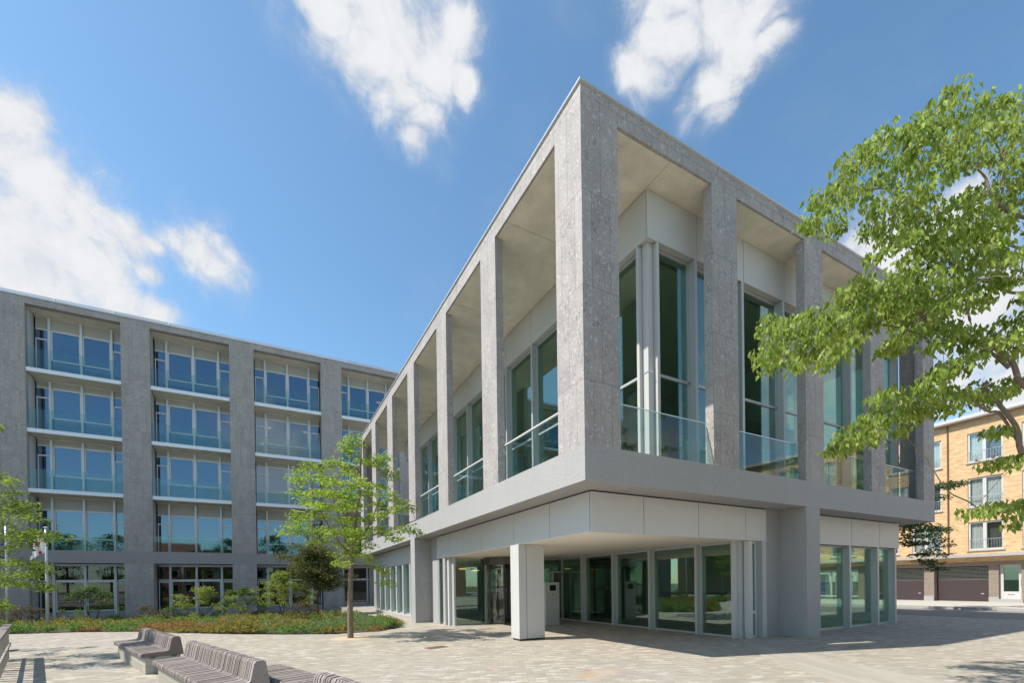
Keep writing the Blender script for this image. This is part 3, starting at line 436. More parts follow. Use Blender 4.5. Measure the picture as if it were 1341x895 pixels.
o = MB().prism([(5.6,1.0),(6.5,.62),(4.33,-1.29),(3.27,-3.87),(2.6,-6.2),(1.0,-6.0),(2.01,-3.09),(3.28,-1.18)], -.1, .004).build('path', M['slabs']); tag(o, 'smooth pale stone path crossing the pavers', 'path', kind='structure')
o = MB().lathe((-3.06,6.75,-.1), [(.56,0),(.56,.105),(.15,.12)], 28).build('tree_pit', M['sand']); tag(o, 'round sandy tree pit in the pavers', 'tree pit', kind='structure')

# street on the right, parallel to the brick flats
FP, FD, FN = Vector((30.67,4.99,0)), Vector((.06163,.9981,0)), Vector((-.9981,.06163,0))
FM = Matrix(((FD.x,FN.x,0,FP.x),(FD.y,FN.y,0,FP.y),(0,0,1,0),(0,0,0,1)))
def fbox(mb, s0, s1, t0, t1, z0, z1): mb.M = FM; return mb.box(s0,s1,t0,t1,z0,z1)
o = fbox(MB(), -120, 60, 7.12, 12.5, -.3, .006).build('road', M['asphalt']); tag(o, 'narrow asphalt street beside the square', 'road', kind='structure')
o = fbox(MB(), -120, 60, 7.0, 7.12, -.3, .13).build('kerb', M['kerb']); tag(o, 'pale kerb of the far pavement', 'kerb', kind='structure')
o = fbox(MB(), -120, 60, -.4, 7.0, -.3, .12).build('pavement', M['pavement']); tag(o, 'pale pavement under the garage doors', 'pavement', kind='structure')

# ------------------------------------------------------------------ front building
zL, zS, zB, zC, zR, zU = 10.09, 3.988, 3.333, 2.49, 10.495, 9.04
W, D = 14.35, 22.22
FB = empty('office_pavilion', (7,8,0), 'two storey stone framed pavilion on a recessed glass ground floor at the corner', 'building')
LY = [(0,.838),(3.48,4.361),(7.008,7.92),(10.602,11.498),(14.077,15.065),(17.715,18.676),(21.277,22.222)]
RX = [(0,.856),(3.488,4.343),(6.972,7.792),(10.251,11.063),(13.57,14.35)]
CD = .205
def lcol(x0, x1, y0, y1, cx, cy):
    """angle shaped corner pier; cx, cy = outer corner signs"""
    xo, xi = (x0,x1) if cx < 0 else (x1,x0); yo, yi = (y0,y1) if cy < 0 else (y1,y0)
    sx = 1 if cx < 0 else -1; sy = 1 if cy < 0 else -1
    pts = [(xo,yo),(xi,yo),(xi,yo+sy*CD),(xo+sx*CD,yo+sy*CD),(xo+sx*CD,yi),(xo,yi)]
    if cx*cy < 0: pts = pts[::-1]
    return MB().prism(pts, zS, zL)
lcol(0,RX[0][1],0,LY[0][1],-1,-1).build('column', M['stone'], FB)
lcol(RX[4][0],W,0,.838,1,-1).build('column', M['stone'], FB)
lcol(0,.86,LY[6][0],D,-1,1).build('column', M['stone'], FB)
lcol(RX[4][0],W,LY[6][0],D,1,1).build('column', M['stone'], FB)
for a, b in LY[1:6]:
    box('column', M['stone'], FB, 0, CD, a, b, zS, zL); box('column', M['stone'], FB, W-CD, W, a, b, zS, zL)
for a, b in RX[1:4]:
    box('column', M['stone'], FB, a, b, 0, CD, zS, zL); box('column', M['stone'], FB, a, b, D-CD, D, zS, zL)
# stone roof edge: a ring beam, with the roof deck inside it
mb = MB(); mb.box(0,W,0,.05,zL,zR).box(0,W,D-.05,D,zL,zR).box(0,.05,.05,D-.05,zL,zR).box(W-.05,W,.05,D-.05,zL,zR)
mb.build('roof_beam', M['stone'], FB)
box('roof', M['greywall'], FB, .052, W-.052, .052, D-.052, zL+.12, zR-.03)
mb = MB(); e = .035
mb.box(-e,W+e,-e,.30,zR+.012,zR+.05).box(-e,W+e,D-.3,D+e,zR+.012,zR+.05).box(-e,.30,.30,D-.3,zR+.012,zR+.05).box(W-.3,W+e,.30,D-.3,zR+.012,zR+.05)
mb.box(-.01,W+.01,-.01,.02,zR-.0,zR+.012).box(-.01,.02,.02,D,zR,zR+.012)
mb.build('coping', M['coping'], FB)
mb = MB(); g = .006; ys = [.056,2.95,6.45,9.95,13.45,16.95,D-.056]
for a, b in zip(ys, ys[1:]):
    mb.box(.056,2.33-g,a+g,b-g,zL+.004,zL+.03)
cuts = [2.33,3.9,7.38,10.85,13.6,W-.056]
for a, b in zip(cuts, cuts[1:]): mb.box(a+g,b-g,.056,2.95-g,zL+.004,zL+.03)
mb.box(2.33+g,13.6-g,2.95+g,D-.056,zL+.004,zL+.03); mb.box(13.6+g,W-.056,2.95+g,D-.056,zL+.004,zL+.03)
mb.build('soffit', M['soffit'], FB)
# floor slab with its flush stone edge
mb = MB(); mb.box(0,W,0,D,zB,zS-.03).box(0,W,0,CD+.02,zS-.03,zS).box(0,CD+.02,CD+.02,D,zS-.03,zS).box(W-CD-.02,W,CD+.02,D,zS-.03,zS).box(CD+.02,W-CD-.02,D-CD,D,zS-.03,zS)
mb.build('floor_slab', M['slab'], FB)
# ---- upper glazed box
UX, UY, UX1, UY1 = 2.35, .74, 13.82, 20.6
mb = MB(); rx = [2.35,2.68,3.93,5.65,7.38,9.10,10.83,12.55,13.82]
seam = [2.35,3.93,7.38,10.83,13.82]
for a, b in zip([2.35,3.93,5.65,7.38,9.10,10.83,12.55],[3.93,5.65,7.38,9.10,10.83,12.55,13.82]): mb.box(a+.008,b-.008,UY,UY+.03,zU,zL-.006)
ly = [2.2,3.95,5.7,7.45,9.2,10.95,12.7,14.45,16.2,17.95,19.7]
for a, b in zip([UY+.032]+ly, ly+[UY1]): mb.box(UX,UX+.03,a+.008,b-.008,zU,zL-.006)
for a, b in zip([UY+.032]+ly, ly+[UY1]): mb.box(UX1-.03,UX1,a+.008,b-.008,zU,zL-.006)
mb.build('upper_fascia', M['panel'], FB)
mb = MB(); mb.box(UX+.03,UX1-.03,UY+.03,UY+.42,zU+.02,zL).box(UX+.03,UX+.42,UY+.42,UY1,zU+.02,zL).box(UX1-.42,UX1-.03,UY+.42,UY1,zU+.02,zL)
mb.build('fascia_backing', M['panel'], FB)
fin = MB(); post = MB(); tran = MB(); gl = MB()
gy = UY+.20; gx = UX+.20
def upper_window(parent, axis, a, b):
    """one bay of full height glazing between two fins"""
    mb = MB(); t0, t1 = 6.16, 6.22
    if axis == 'x':
        fr = MB().box(a,b,gy-.03,gy+.05,t0,t1).box(a,b,gy-.03,gy+.05,zU-.06,zU).box(a,b,gy-.03,gy+.05,zS,zS+.06).box(a,a+.035,gy-.03,gy+.05,zS+.06,zU-.06).box(b-.035,b,gy-.03,gy+.05,zS+.06,zU-.06)
        pn = MB().box(a+.03,b-.03,gy,gy+.014,zS+.06,t0).box(a+.03,b-.03,gy,gy+.014,t1,zU-.06)
    elif axis == 'y':
        fr = MB().box(gx-.03,gx+.05,a,b,t0,t1).box(gx-.03,gx+.05,a,b,zU-.06,zU).box(gx-.03,gx+.05,a,b,zS,zS+.06).box(gx-.03,gx+.05,a,a+.035,zS+.06,zU-.06).box(gx-.03,gx+.05,b-.035,b,zS+.06,zU-.06)
        pn = MB().box(gx,gx+.014,a+.03,b-.03,zS+.06,t0).box(gx,gx+.014,a+.03,b-.03,t1,zU-.06)
    else:
        X = UX1-.2
        fr = MB().box(X-.05,X+.03,a,a+.035,zS+.06,zU-.06).box(X-.05,X+.03,a,b,t0,t1).box(X-.05,X+.03,a,b,zU-.06,zU).box(X-.05,X+.03,a,b,zS,zS+.06)
        pn = MB().box(X-.014,X,a+.03,b-.03,zS+.06,t0).box(X-.014,X,a+.03,b-.03,t1,zU-.06)
    w = fr.build('window', M['alu'], parent); pn.build('pane', M['gglass_up'], w); return w
for a, b in zip(rx[1:], rx[2:]): upper_window(FB, 'x', a, b-.09 if b < 13.8 else b)
lyy = [1.06] + ly + [UY1]
for a, b in zip(lyy, lyy[1:]): upper_window(FB, 'y', a+.045, b-.045); upper_window(FB, 'e', a+.045, b-.045)
for x in rx[2:]: box('mullion', M['alu'], FB, x-.085, x, UY+.002, gy+.06, zS, zU-.003)
for y in ly: box('mullion', M['alu'], FB, UX+.002, gx+.06, y-.045, y+.045, zS, zU-.003)
for y in ly[::2]: box('mullion', M['alu'], FB, UX1-.26, UX1-.002, y-.045, y+.045, zS, zU-.003)
# stepped white corner post
box('corner_post', M['white'], FB, 2.46, 2.62, .86, 1.02, zS, zU+.35)
box('corner_post', M['white'], FB, 2.362, 2.56, 1.03, 1.11, zS, zU-.004)
box('corner_post', M['white'], FB, 2.63, 2.71, .752, .95, zS, zU-.004)
box('post_collar', M['coping'], FB, 2.45, 2.63, .85, 1.03, 6.16, 6.20)
# interior seen through the green glass
I = MB(); I.box(2.6,13.5,1.0,20.4,zS-.028,zS-.01); I.build('interior_floor', M['infloor'], FB)
I = MB(); I.box(2.8,13.4,1.25,20.4,zU-.02,zU+.03); I.build('interior_ceiling', M['inceil'], FB)
I = MB(); I.box(6.2,13.3,6.4,6.6,zS,zU-.03).box(6.2,6.4,6.6,19.5,zS,zU-.03).box(9.3,9.5,1.9,6.4,zS,zU-.03); I.build('interior_wall', M['inwall'], FB)
I = MB(); I.box(2.9,9.2,1.55,1.62,5.2,6.05).box(2.9,2.97,1.7,9.,4.9,6.2).box(9.6,12.6,1.6,1.7,4.0,5.7).box(4.2,5.2,3.2,4.6,zS,5.9); I.build('interior_gallery', M['indark'], FB)
# balustrades between the columns, right and left side
zT = 4.94
for (a0,a),(b,b1) in zip(RX, RX[1:]):
    r = MB().box(a+.02,(a+b)/2-.008,.19,.208,zS+.002,zT).box((a+b)/2+.008,b-.06,.19,.208,zS+.002,zT).build('balustrade', M['rail'], FB)
    MB().box(a+.02,b-.06,.185,.213,zT+.001,zT+.016).build('handrail', M['chrome'], r)
for (a0,a),(b,b1) in zip(LY, LY[1:]):
    r = MB().box(.19,.208,a+.02,b-.02,zS+.002,zT-.02).build('balustrade', M['rail'], FB)
    MB().box(.17,.225,a,b,zT-.02,zT+.015).build('handrail', M['white'], r)
    e_ = MB().box(W-.208,W-.19,a+.02,b-.02,zS+.002,zT-.02).build('balustrade', M['rail'], FB)
# ---- ground floor: concrete piers
MB().prism([(0,10.815),(.656,10.815),(.656,9.98),(.80,9.98),(.80,11.4),(0,11.4)][::-1], 0, zB-.002).build('pier', M['pier'], FB)
MB().prism([(6.30,.711),(6.961,.711),(6.961,.0),(7.564,.0),(7.564,.9),(6.30,.9)], 0, zB-.002).build('pier', M['pier'], FB)
# white fascia band below the slab
FX, FY = .612, .629
zF = zB-.034
mb = MB()
for a, b in zip([.612,2.04,3.75,5.47],[2.04,3.75,5.47,6.30]): mb.box(a+.009,b-.009,FY,FY+.03,zC,zF)
mb.build('fascia', M['panel'], FB); mb = MB()
for a, b in zip([7.57,8.72,10.48,12.18],[8.72,10.48,12.18,13.49]): mb.box(a+.009,b-.009,FY,FY+.03,zC,zF)
mb.build('fascia', M['panel'], FB); mb = MB()
for a, b in zip([.665,2.12,3.83,5.89,7.28,8.6],[2.12,3.83,5.89,7.28,8.6,9.97]): mb.box(FX,FX+.03,a+.009,b-.009,zC,zF)
mb.build('fascia', M['panel'], FB); mb = MB()
for a, b in zip([11.41,13.0,14.6,16.2,17.8,19.4],[13.0,14.6,16.2,17.8,19.4,21.4]): mb.box(FX,FX+.03,a+.005,b-.005,zC,zF)
mb.build('fascia', M['panel'], FB); mb = MB()
for a, b in zip([.665,3.,6.,9.],[3.,6.,9.,12.]): mb.box(13.46,13.49,a+.005,b-.005,zC,zF)
mb.build('fascia', M['panel'], FB)
mb = MB(); mb.box(FX+.04,6.3,FY+.04,FY+.2,zC+.03,zB-.001).box(7.57,13.4,FY+.04,FY+.2,zC+.03,zB-.001).box(FX+.04,FX+.2,FY+.2,9.97,zC+.03,zB-.001).box(FX+.04,FX+.2,11.4,21.4,zC+.03,zB-.001)
mb.build('fascia_backing', M['black'], FB)
box('canopy_ceiling', M['canopy'], FB, FX+.032, 6.28, FY+.032, 9.9, zC+.002, zC+.026)
# white pillar carrying the canopy, with a dark seam
mb = MB(); mb.box(FX-.03,.80,3.539,3.985,.05,zC-.004).box(.815,1.345,3.539,3.985,.05,zC-.004); mb.build('pillar', M['white'], FB)
box('pillar_foot', M['black'], FB, FX, 1.31, 3.57, 3.95, 0, .05)
box('pillar_seam', M['black'], FB, .795, .82, 3.56, 3.97, .05, zC-.004)
# ---- recess: long glass wall on the right (x = 5.56) and entrance wall at the back (y = 8.89)
SX, BY = 5.562, 8.888
def window_box(parent, frame, pane, name='window', glass='gglass', fm='alu'):
    w = frame.build(name, M[fm], parent); pane.build('pane', M[glass], w); return w
sm = [1.0,2.08,3.83,5.53,7.28,8.82]
for a, b in zip(sm, sm[1:]):
    f = MB().box(SX-.03,SX+.05,a+.04,a+.07,.05,zC-.05).box(SX-.03,SX+.05,b-.07,b-.04,.05,zC-.05).box(SX-.03,SX+.05,a+.04,b-.04,0,.05).box(SX-.03,SX+.05,a+.04,b-.04,zC-.05,zC)
    window_box(FB, f, MB().box(SX,SX+.016,a+.04,b-.04,.05,zC-.05))
for y in sm[1:-1]: box('mullion', M['alu'], FB, SX-.18, SX+.06, y-.04, y+.04, 0, zC)
box('mullion', M['alu'], FB, SX-.02, SX+.1, 8.79, BY-.05, 0, zC)
# back wall panes from the left corner to the right corner
f = MB().box(.86,2.12,BY-.03,BY+.05,0,.05).box(.86,2.12,BY-.03,BY+.05,zC-.05,zC).box(2.12,2.2,BY-.05,BY+.06,0,zC)
window_box(FB, f, MB().box(.86,2.12,BY,BY+.016,.05,zC-.05))
f = MB().box(4.1,5.55,BY-.03,BY+.05,0,.05).box(4.1,5.55,BY-.03,BY+.05,zC-.05,zC).box(4.1,5.55,BY-.03,BY+.05,1.92,1.99).box(4.1,4.18,BY-.05,BY+.06,0,zC).box(5.1,5.18,BY-.05,BY+.06,0,1.92)
window_box(FB, f, MB().box(4.18,5.5,BY,BY+.016,.05,1.92).box(4.18,5.5,BY,BY+.016,1.99,zC-.05))
# left return of the entrance corner
f = MB().box(.66,.72,9.88,9.96,0,zC).box(.66,.74,9.4,9.46,0,zC)
window_box(FB, f, MB().box(.69,.705,9.46,9.88,0,zC))
box('corner_post', M['alu'], FB, .63, .71, 9.16, 9.36, 0, zC-.003)
box('corner_post', M['white'], FB, .70, .84, 8.94, 9.10, 0, zC-.003)
box('corner_post', M['alu'], FB, .80, .87, 8.70, 8.92, 0, zC-.003)
# right corner posts and the narrow casement beside the pier
box('corner_post', M['white'], FB, 5.36, 5.56, .90, .98, 0, zC-.003)
box('corner_post', M['alu'], FB, 5.50, 5.64, .82, .985, 0, zC-.003)
box('corner_post', M['white'], FB, 5.62, 5.76, .66, .80, 0, zC-.003)
f = MB().box(5.77,5.81,.80,.87,0,zC).box(6.08,6.13,.80,.87,0,zC).box(5.81,6.08,.80,.87,.62,.69).box(5.81,6.08,.80,.87,0,.05).box(5.81,6.08,.80,.87,zC-.06,zC)
window_box(FB, f, MB().box(5.81,6.08,.83,.845,.05,.62).box(5.81,6.08,.83,.845,.69,zC-.06), fm='frame')
box('mullion', M['alu'], FB, 6.14, 6.296, .64, .86, 0, zC-.003)
# right hand ground floor windows with deep fins
gw = [7.62,8.74+.0,10.43,12.12,13.36]
gw = [7.58,8.72,10.46,12.15,13.30]
for a, b in zip(gw, gw[1:]):
    f = MB().box(a+.03,a+.06,.80,.86,.05,zC-.05).box(b-.09,b-.06,.80,.86,.05,zC-.05).box(a+.03,b-.06,.80,.86,0,.05).box(a+.03,b-.06,.80,.86,zC-.05,zC)
    window_box(FB, f, MB().box(a+.03,b-.06,.82,.836,.05,zC-.05))
for x in gw[1:]: box('mullion', M['alu'], FB, x-.075, x+.02, .645, .87, 0, zC-.003)
f = MB().box(13.24,13.32,.9,.95,.05,zC-.05).box(13.24,13.32,.9,12.,0,.05).box(13.24,13.32,.9,12.,zC-.05,zC)
window_box(FB, f, MB().box(13.27,13.285,.9,12.,.05,zC-.05))
# ground floor left of the pier: six narrow windows and fins
fy = [11.42,12.75,13.95,15.2,16.45,17.7,18.95,20.2,21.4]
for a, b in zip(fy, fy[1:]):
    f = MB().box(.76,.82,a,a+.03,.17,zC-.05).box(.76,.82,b-.13,b-.1,.17,zC-.05).box(.76,.82,a,b-.1,.12,.17).box(.76,.82,a,b-.1,zC-.05,zC)
    window_box(FB, f, MB().box(.78,.795,a,b-.1,.17,zC-.05))
for y in fy[1:]: box('mullion', M['alu'], FB, .625, .85, y-.28, y-.04, .1, zC-.003)
box('plinth', M['kerb'], FB, .45, 1.0, 11.41, 21.6, 0, .11)
box('end_wall', M['pier'], FB, .62, 13.4, 21.42, 21.7, 0, zB-.002)
# lobby interior
I = MB(); I.box(.9,5.5,9.0,21.3,.002,.012).box(5.6,13.2,1.0,21.3,.002,.012); I.build('lobby_floor', M['infloor'], FB)
I = MB(); I.box(.9,5.55,9.0,21.3,zC+.03,zC+.06).box(5.63,13.2,.95,21.3,zC+.03,zC+.06); I.build('lobby_ceiling', M['inceil'], FB)
I = MB(); I.box(1.0,6.0,14.2,14.4,0,zC+.03).box(9.2,9.4,6.0,21,0,zC+.03).box(9.4,13.2,6.0,6.2,0,zC+.03); I.build('lobby_wall', M['inwall'], FB)
I = MB(); I.box(4.2,5.2,10.6,10.8,0,zC).box(7.6,8.2,3.2,5.6,0,1.1).box(6.2,9.1,7.4,7.6,0,2.1).box(2.9,3.2,12.4,12.5,1.2,1.7); I.build('lobby_core', M['indark'], FB)
# revolving door: drum posts, curved glass, canopy ring and four wings
rc = (3.1, 8.95); rr = .98
rd = MB().lathe((rc[0],rc[1],2.20), [(rr+.06,0),(rr+.06,.285)], 32).build('revolving_door', M['bronze'], FB)
mb = MB()
for an in (200,235,270,305,340,20,160):
    x = rc[0]+rr*math.cos(R(an)); y = rc[1]+rr*math.sin(R(an)); mb.tube([(x,y,0),(x,y,2.2)], .035, 8)
mb.build('drum_post', M['bronze'], rd)
for a0, a1 in ((160,235),(305,380)):
    vs = []; fs = []
    for k in range(13):
        an = R(a0+(a1-a0)*k/12); vs += [(rc[0]+rr*math.cos(an),rc[1]+rr*math.sin(an),.03),(rc[0]+rr*math.cos(an),rc[1]+rr*math.sin(an),2.2)]
        if k: fs.append((2*k-2,2*k,2*k+1,2*k-1))
    MB().add(vs,fs).build('drum_glass', M['pane'], rd)
fr = MB(); bandm = MB(); pn = MB()
for an in (225,315,45,135):
    Mx = Matrix.Translation((rc[0],rc[1],0)) @ Matrix.Rotation(R(an),4,'Z')
    for m_ in (fr,bandm,pn): m_.M = Mx
    fr.box(.06,.12,-.025,.025,.04,2.18).box(.86,.92,-.025,.025,.04,2.18).box(.12,.86,-.025,.025,.04,.14).box(.12,.86,-.025,.025,2.08,2.18)
    bandm.box(.12,.86,-.03,.03,1.18,1.33); pn.box(.12,.86,-.006,.006,.14,1.18).box(.12,.86,-.006,.006,1.33,2.08)
fr.build('door_wing', M['bronze'], rd); bandm.build('push_bar', M['alu'], rd); pn.build('pane', M['pane'], rd)

# things standing in and around the pavilion
t = empty('info_terminal', (3.75,6.88,0), 'grey free standing intercom terminal with a small black screen', 'terminal')
box('body', M['alu'], t, 3.48, 4.04, 6.78, 6.98, 0, 1.52, bevel=.006)
box('bezel', M['frame'], t, 3.57, 3.94, 6.765, 6.778, 1.17, 1.48); box('screen', M['screen'], t, 3.62, 3.89, 6.757, 6.764, 1.22, 1.43)
box('button', M['chrome'], t, 3.73, 3.78, 6.77, 6.779, 1.08, 1.12)
LL = ['leftmost yellow disc lamp hanging behind the entrance glass', 'second yellow disc lamp behind the entrance glass, nearer the door', 'yellow disc lamp seen through the revolving door']
for (x, y, z), lb in zip([(2.09,11.0,2.14),(2.64,11.0,2.07),(3.73,11.,2.17)], LL):
    l = MB().lathe((x,y,z-.03), [(.02,0),(.14,.01),(.19,.035),(.14,.06),(.03,.07)], 20).build('ceiling_lamp', M['lamp'], smooth=True); tag(l, lb, 'lamp', 'disc lamps in the lobby')
    MB().tube([(x,y,z+.04),(x,y,zC+.05)], .008, 6).build('cord', M['black'], l)
t = empty('lobby_chair', (1.75,9.95,0), 'dark low chairlike bench standing just behind the entrance glass', 'bench')
box('seat', M['indark'], t, 1.2, 2.0, 9.8, 10.1, .42, .47)
for x in (1.24,1.94):
    for y in (9.84,10.06): box('leg', M['indark'], t, x-.015,x+.015,y-.015,y+.015,.012,.42)
def grate(x, y, lb, w=.5, d=.26, rot=18):
    mb = MB(Matrix.Translation((x,y,0)) @ Matrix.Rotation(R(rot),4,'Z'))
    mb.box(-w/2,w/2,-d/2,-d/2+.03,-.05,.008).box(-w/2,w/2,d/2-.03,d/2,-.05,.008).box(-w/2,-w/2+.03,-d/2+.03,d/2-.03,-.05,.008).box(w/2-.03,w/2,-d/2+.03,d/2-.03,-.05,.008)
    n = int(w/.055)
    for i in range(1,n): mb.box(-w/2+i*w/n-.012,-w/2+i*w/n+.012,-d/2+.03,d/2-.03,-.05,.006)
    tag(mb.build('drain_grate', M['rust']), lb, 'drain grate')
grate(-1.63,3.6,'small rusty iron drain grate in the paving before the entrance')

# ------------------------------------------------------------------ tall offices behind
YF, YW = 31.81, 33.17
BB = empty('office_block', (-6,38,0), 'long five storey grey stone office block with glass balconies behind the planting', 'building')
colx = [(-25.71,-24.17),(-19.58,-18.041),(-13.475,-11.932),(-7.351,-5.81),(-1.2,.328),(4.93,6.46),(11.06,12.6)]
bL, bR2 = 19.152, 19.55
lev = [7.827, 11.545, 15.298]
for a, b in colx:
    box('column', M['stone'], BB, a, b, YF, YF+.35, 4.03, bL); box('column', M['stone'], BB, a, b, YF, YF+.35, -1.1, 3.22)
    box('side_wall', M['frame'], BB, a+.05, b-.05, YF+.352, YW+.1, -1.1, bL)
X0, X1 = -25.71, 12.6
box('concrete_band', M['band'], BB, X0, X1, YF, YF+.36, 3.222, 4.028)
box('roof_beam', M['stone'], BB, X0, X1, YF, YF+.4, bL+.002, bR2)
box('roof', M['greywall'], BB, X0, X1, YF+.41, 46, bL+.1, bR2-.02)
box('soffit', M['soffit'], BB, X0, X1, YF+.41, YW+.2, bL+.01, bL+.09)
box('coping', M['coping'], BB, X0, X1, YF-.05, YF+.5, bR2+.01, bR2+.07)
for k in range(13):
    a = X0 + k*2.95
    mb = MB()
    for z in (.16,.26,.36,.46): mb.box(a+.03,a+2.92,YF+.55,YF+.60,bR2+z,bR2+z+.06)
    mb.box(a,a+.06,YF+.6,YF+.66,bR2-.02,bR2+.53)
    mb.build('roof_louvre', M['coping'] if k % 5 != 4 else M['alu'], BB)
box('back_wall', M['greywall'], BB, X0, X1, 45.9, 46.1, -1.1, bL)
box('end_wall', M['stone'], BB, X0-.3, X0, YF+.0, 46.1, -1.1, bR2); box('end_wall', M['stone'], BB, X1, X1+.3, YF, 46.1, -1.1, bR2)
for z in [4.0]+lev: 
    box('floor_plate', M['inceil'], BB, X0, X1, YW+.12, 45.8, z-.35, z-.02)
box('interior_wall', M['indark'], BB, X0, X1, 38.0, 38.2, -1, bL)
brg = random.Random(5)
def office_window(a, b, z0, zt, gz0, gz1, pz, ground=False, blinds=()):
    ml = [a+.72, a+2.27, a+3.82]
    fr = MB(); pn = MB(); pl = MB(); sp = MB()
    fr.box(a,b,YW-.03,YW+.09,zt-.08,zt)
    for m_ in ml: fr.box(m_-.06,m_+.06,YW-.16,YW+.09,z0,zt-.08)
    edges = [a]+ml+[b]
    for i, (p, q) in enumerate(zip(edges, edges[1:])):
        p += .06 if i else .04; q -= .06 if i < 3 else .04
        if not ground:
            pl.box(p,q,YW+.0,YW+.05,pz,zt-.08)
        w = .07
        fr.box(p,q,YW-.02,YW+.08,pz-.09,pz)
        if i in (1,2):
            fr.box(p,p+w,YW-.05,YW+.07,gz0-.09,pz-.09).box(q-w,q,YW-.05,YW+.07,gz0-.09,pz-.09).box(p+w,q-w,YW-.05,YW+.07,gz0-.09,gz0).box(p+w,q-w,YW-.05,YW+.07,gz1,pz-.09)
            pn.box(p+w,q-w,YW,YW+.02,gz0,gz1)
            if not ground: pn.box(p,q,YW+.01,YW+.03,z0+.02,gz0-.09)
        else:
            tz = gz1-.55 if not ground else gz1
            fr.box(p,q,YW-.04,YW+.07,tz-.07,tz+.03)
            fr.box(p,p+.05,YW-.04,YW+.07,z0+.02,tz-.07).box(q-.05,q,YW-.04,YW+.07,z0+.02,tz-.07)
            if not ground: pn.box(p,q,YW,YW+.02,tz+.03,pz-.09)
            pn.box(p+.05,q-.05,YW,YW+.02,max(z0+.02,gz0 if ground else z0),tz-.07)
        if ground:
            fr.box(p,q,YW-.02,YW+.08,zt-.16,zt-.08) ; pn.box(p,q,YW,YW+.02,pz,zt-.16)
            pl.box(p,q,YW+.0,YW+.06,z0,gz0-.09)
    w = fr.build('window', M['frame'], BB)
    pn.build('pane', M['dglass' if ground else 'bglass'], w)
    pl.build('infill_panel', M['infill'] if not ground else M['greywall'], w)
    for i in blinds:
        p, q = edges[i]+.1, edges[i+1]-.1; h = brg.choice((.25,.5,.75,1.))
        box('blind', M['blind'], w, p, q, YW+.12, YW+.13, pz-(pz-gz0)*h, pz)
for ci in range(len(colx)-1):
    a, b = colx[ci][1], colx[ci+1][0]
    # ground floor
    if ci < 4: office_window(a, b, -1.0, 3.222, .15, 2.0, 2.16, True)
    elif ci == 4:
        f = MB().box(a,2.5,YW-.03,YW+.09,3.06,3.22).box(a,2.5,YW-.03,YW+.09,2.0,2.16).box(a,2.5,YW-.03,YW+.09,.02,.15).box(2.3,2.42,YW-.1,YW+.09,.15,3.06).box(1.0,1.1,YW-.08,YW+.09,.15,2.0).box(a,a+.08,YW-.05,YW+.09,.15,3.06)
        window_box(BB, f, MB().box(a+.08,2.3,YW,YW+.02,.15,2.0).box(a+.08,2.3,YW,YW+.02,2.16,3.06), glass='dglass', fm='frame')
        box('infill_panel', M['greywall'], BB, 2.5, b, YW-.2, YW+.1, -1., 3.222); box('infill_panel', M['greywall'], BB, a, 2.5, YW, YW+.1, -1., .02)
    for fl, z0 in enumerate([4.028]+lev):
        zt = lev[fl]-.25 if fl < 3 else bL
        off = 0 if fl == 0 else .26
        bl = [i for i in range(4) if brg.random() < (.30 if i in (1,2) else .12)]
        office_window(a, b, z0, zt, z0+.88+off, z0+2.60+off*1.3, z0+2.71+off*1.33, False, bl)
        if fl:
            box('balcony', M['balcony'], BB, a+.005, b-.005, YF+.04, YF+.16, z0-.24, z0); box('balcony_floor', M['soffit'], BB, a+.005, b-.005, YF+.161, YW+.1, z0-.24, z0-.015)
        zz = z0 + (1.22 if fl else 1.07)
        mid = (a+b)/2+.2
        r = MB().box(a+.03,mid-.012,YF+.06,YF+.08,z0+.003,zz).box(mid+.012,b-.03,YF+.06,YF+.08,z0+.003,zz).build('balustrade', M['rail'], BB)
        MB().box(a+.03,b-.03,YF+.055,YF+.085,zz+.001,zz+.018).build('handrail', M['rail'], r)
for i, (x, z, lb) in enumerate([(-4.92,14.34,'small warm lamp behind the second floor glass, left of the two together'),(-2.15,14.37,'small warm lamp behind glass in the bay beside the pavilion roof'),(-5.24,13.0,'small warm lamp lower behind the glass under the other office lamps'),(3.89,17.9,'small warm lamp behind the topmost office window near the pavilion'),(.92,14.36,'small warm lamp behind glass just above the young plaza tree')]):
    l = MB().lathe((x,34.6,z-.03), [(.02,0),(.2,.02),(.28,.07),(.2,.1),(.03,.12)], 16).build('pendant_lamp', M['lamp'], smooth=True); tag(l, lb, 'lamp', 'lamps inside the offices')

# ------------------------------------------------------------------ yellow brick flats on the right
def wall_with_holes(mb, s0, s1, z0, z1, holes, t0, t1):
    ss = sorted(set([s0,s1]+[h[0] for h in holes]+[h[1] for h in holes])); zs = sorted(set([z0,z1]+[h[2] for h in holes]+[h[3] for h in holes]))
    for a, b in zip(ss, ss[1:]):
        run = None
        for c, d in zip(zs, zs[1:]):
            m_ = ((a+b)/2,(c+d)/2); hole = any(h[0]<m_[0]<h[1] and h[2]<m_[1]<h[3] for h in holes)
            if hole:
                if run: fbox(mb,a,b,t0,t1,*run); run = None
            else: run = (run[0] if run else c, d)
        if run: fbox(mb,a,b,t0,t1,*run)
FL = empty('brick_flats', tuple(FP + FD*2 + Vector((0,0,.1))), 'three storey yellow brick flats above dark garage doors across the street', 'building')
WL = [(3.07,4.68),(5.53,7.2),(8.1,9.78)]
bays = [(-2.43,-.97),(.20,1.66)]
bays = [(a+k, b+k) for k in (-28.8,-19.2,-14.4,-9.6,-4.8,0,4.8,9.6) for a, b in ((-2.43,-.97),(.20,1.66)) if not (k==-28.8 and a<0)]
bays = sorted(bays)
holes = [(a,b,c,d) for a, b in bays for c, d in WL]
mb = MB(); wall_with_holes(mb, -30, 16, 2.66, 10.6, holes, -.3, 0); mb.build('wall', M['yellowbrick'], FL)
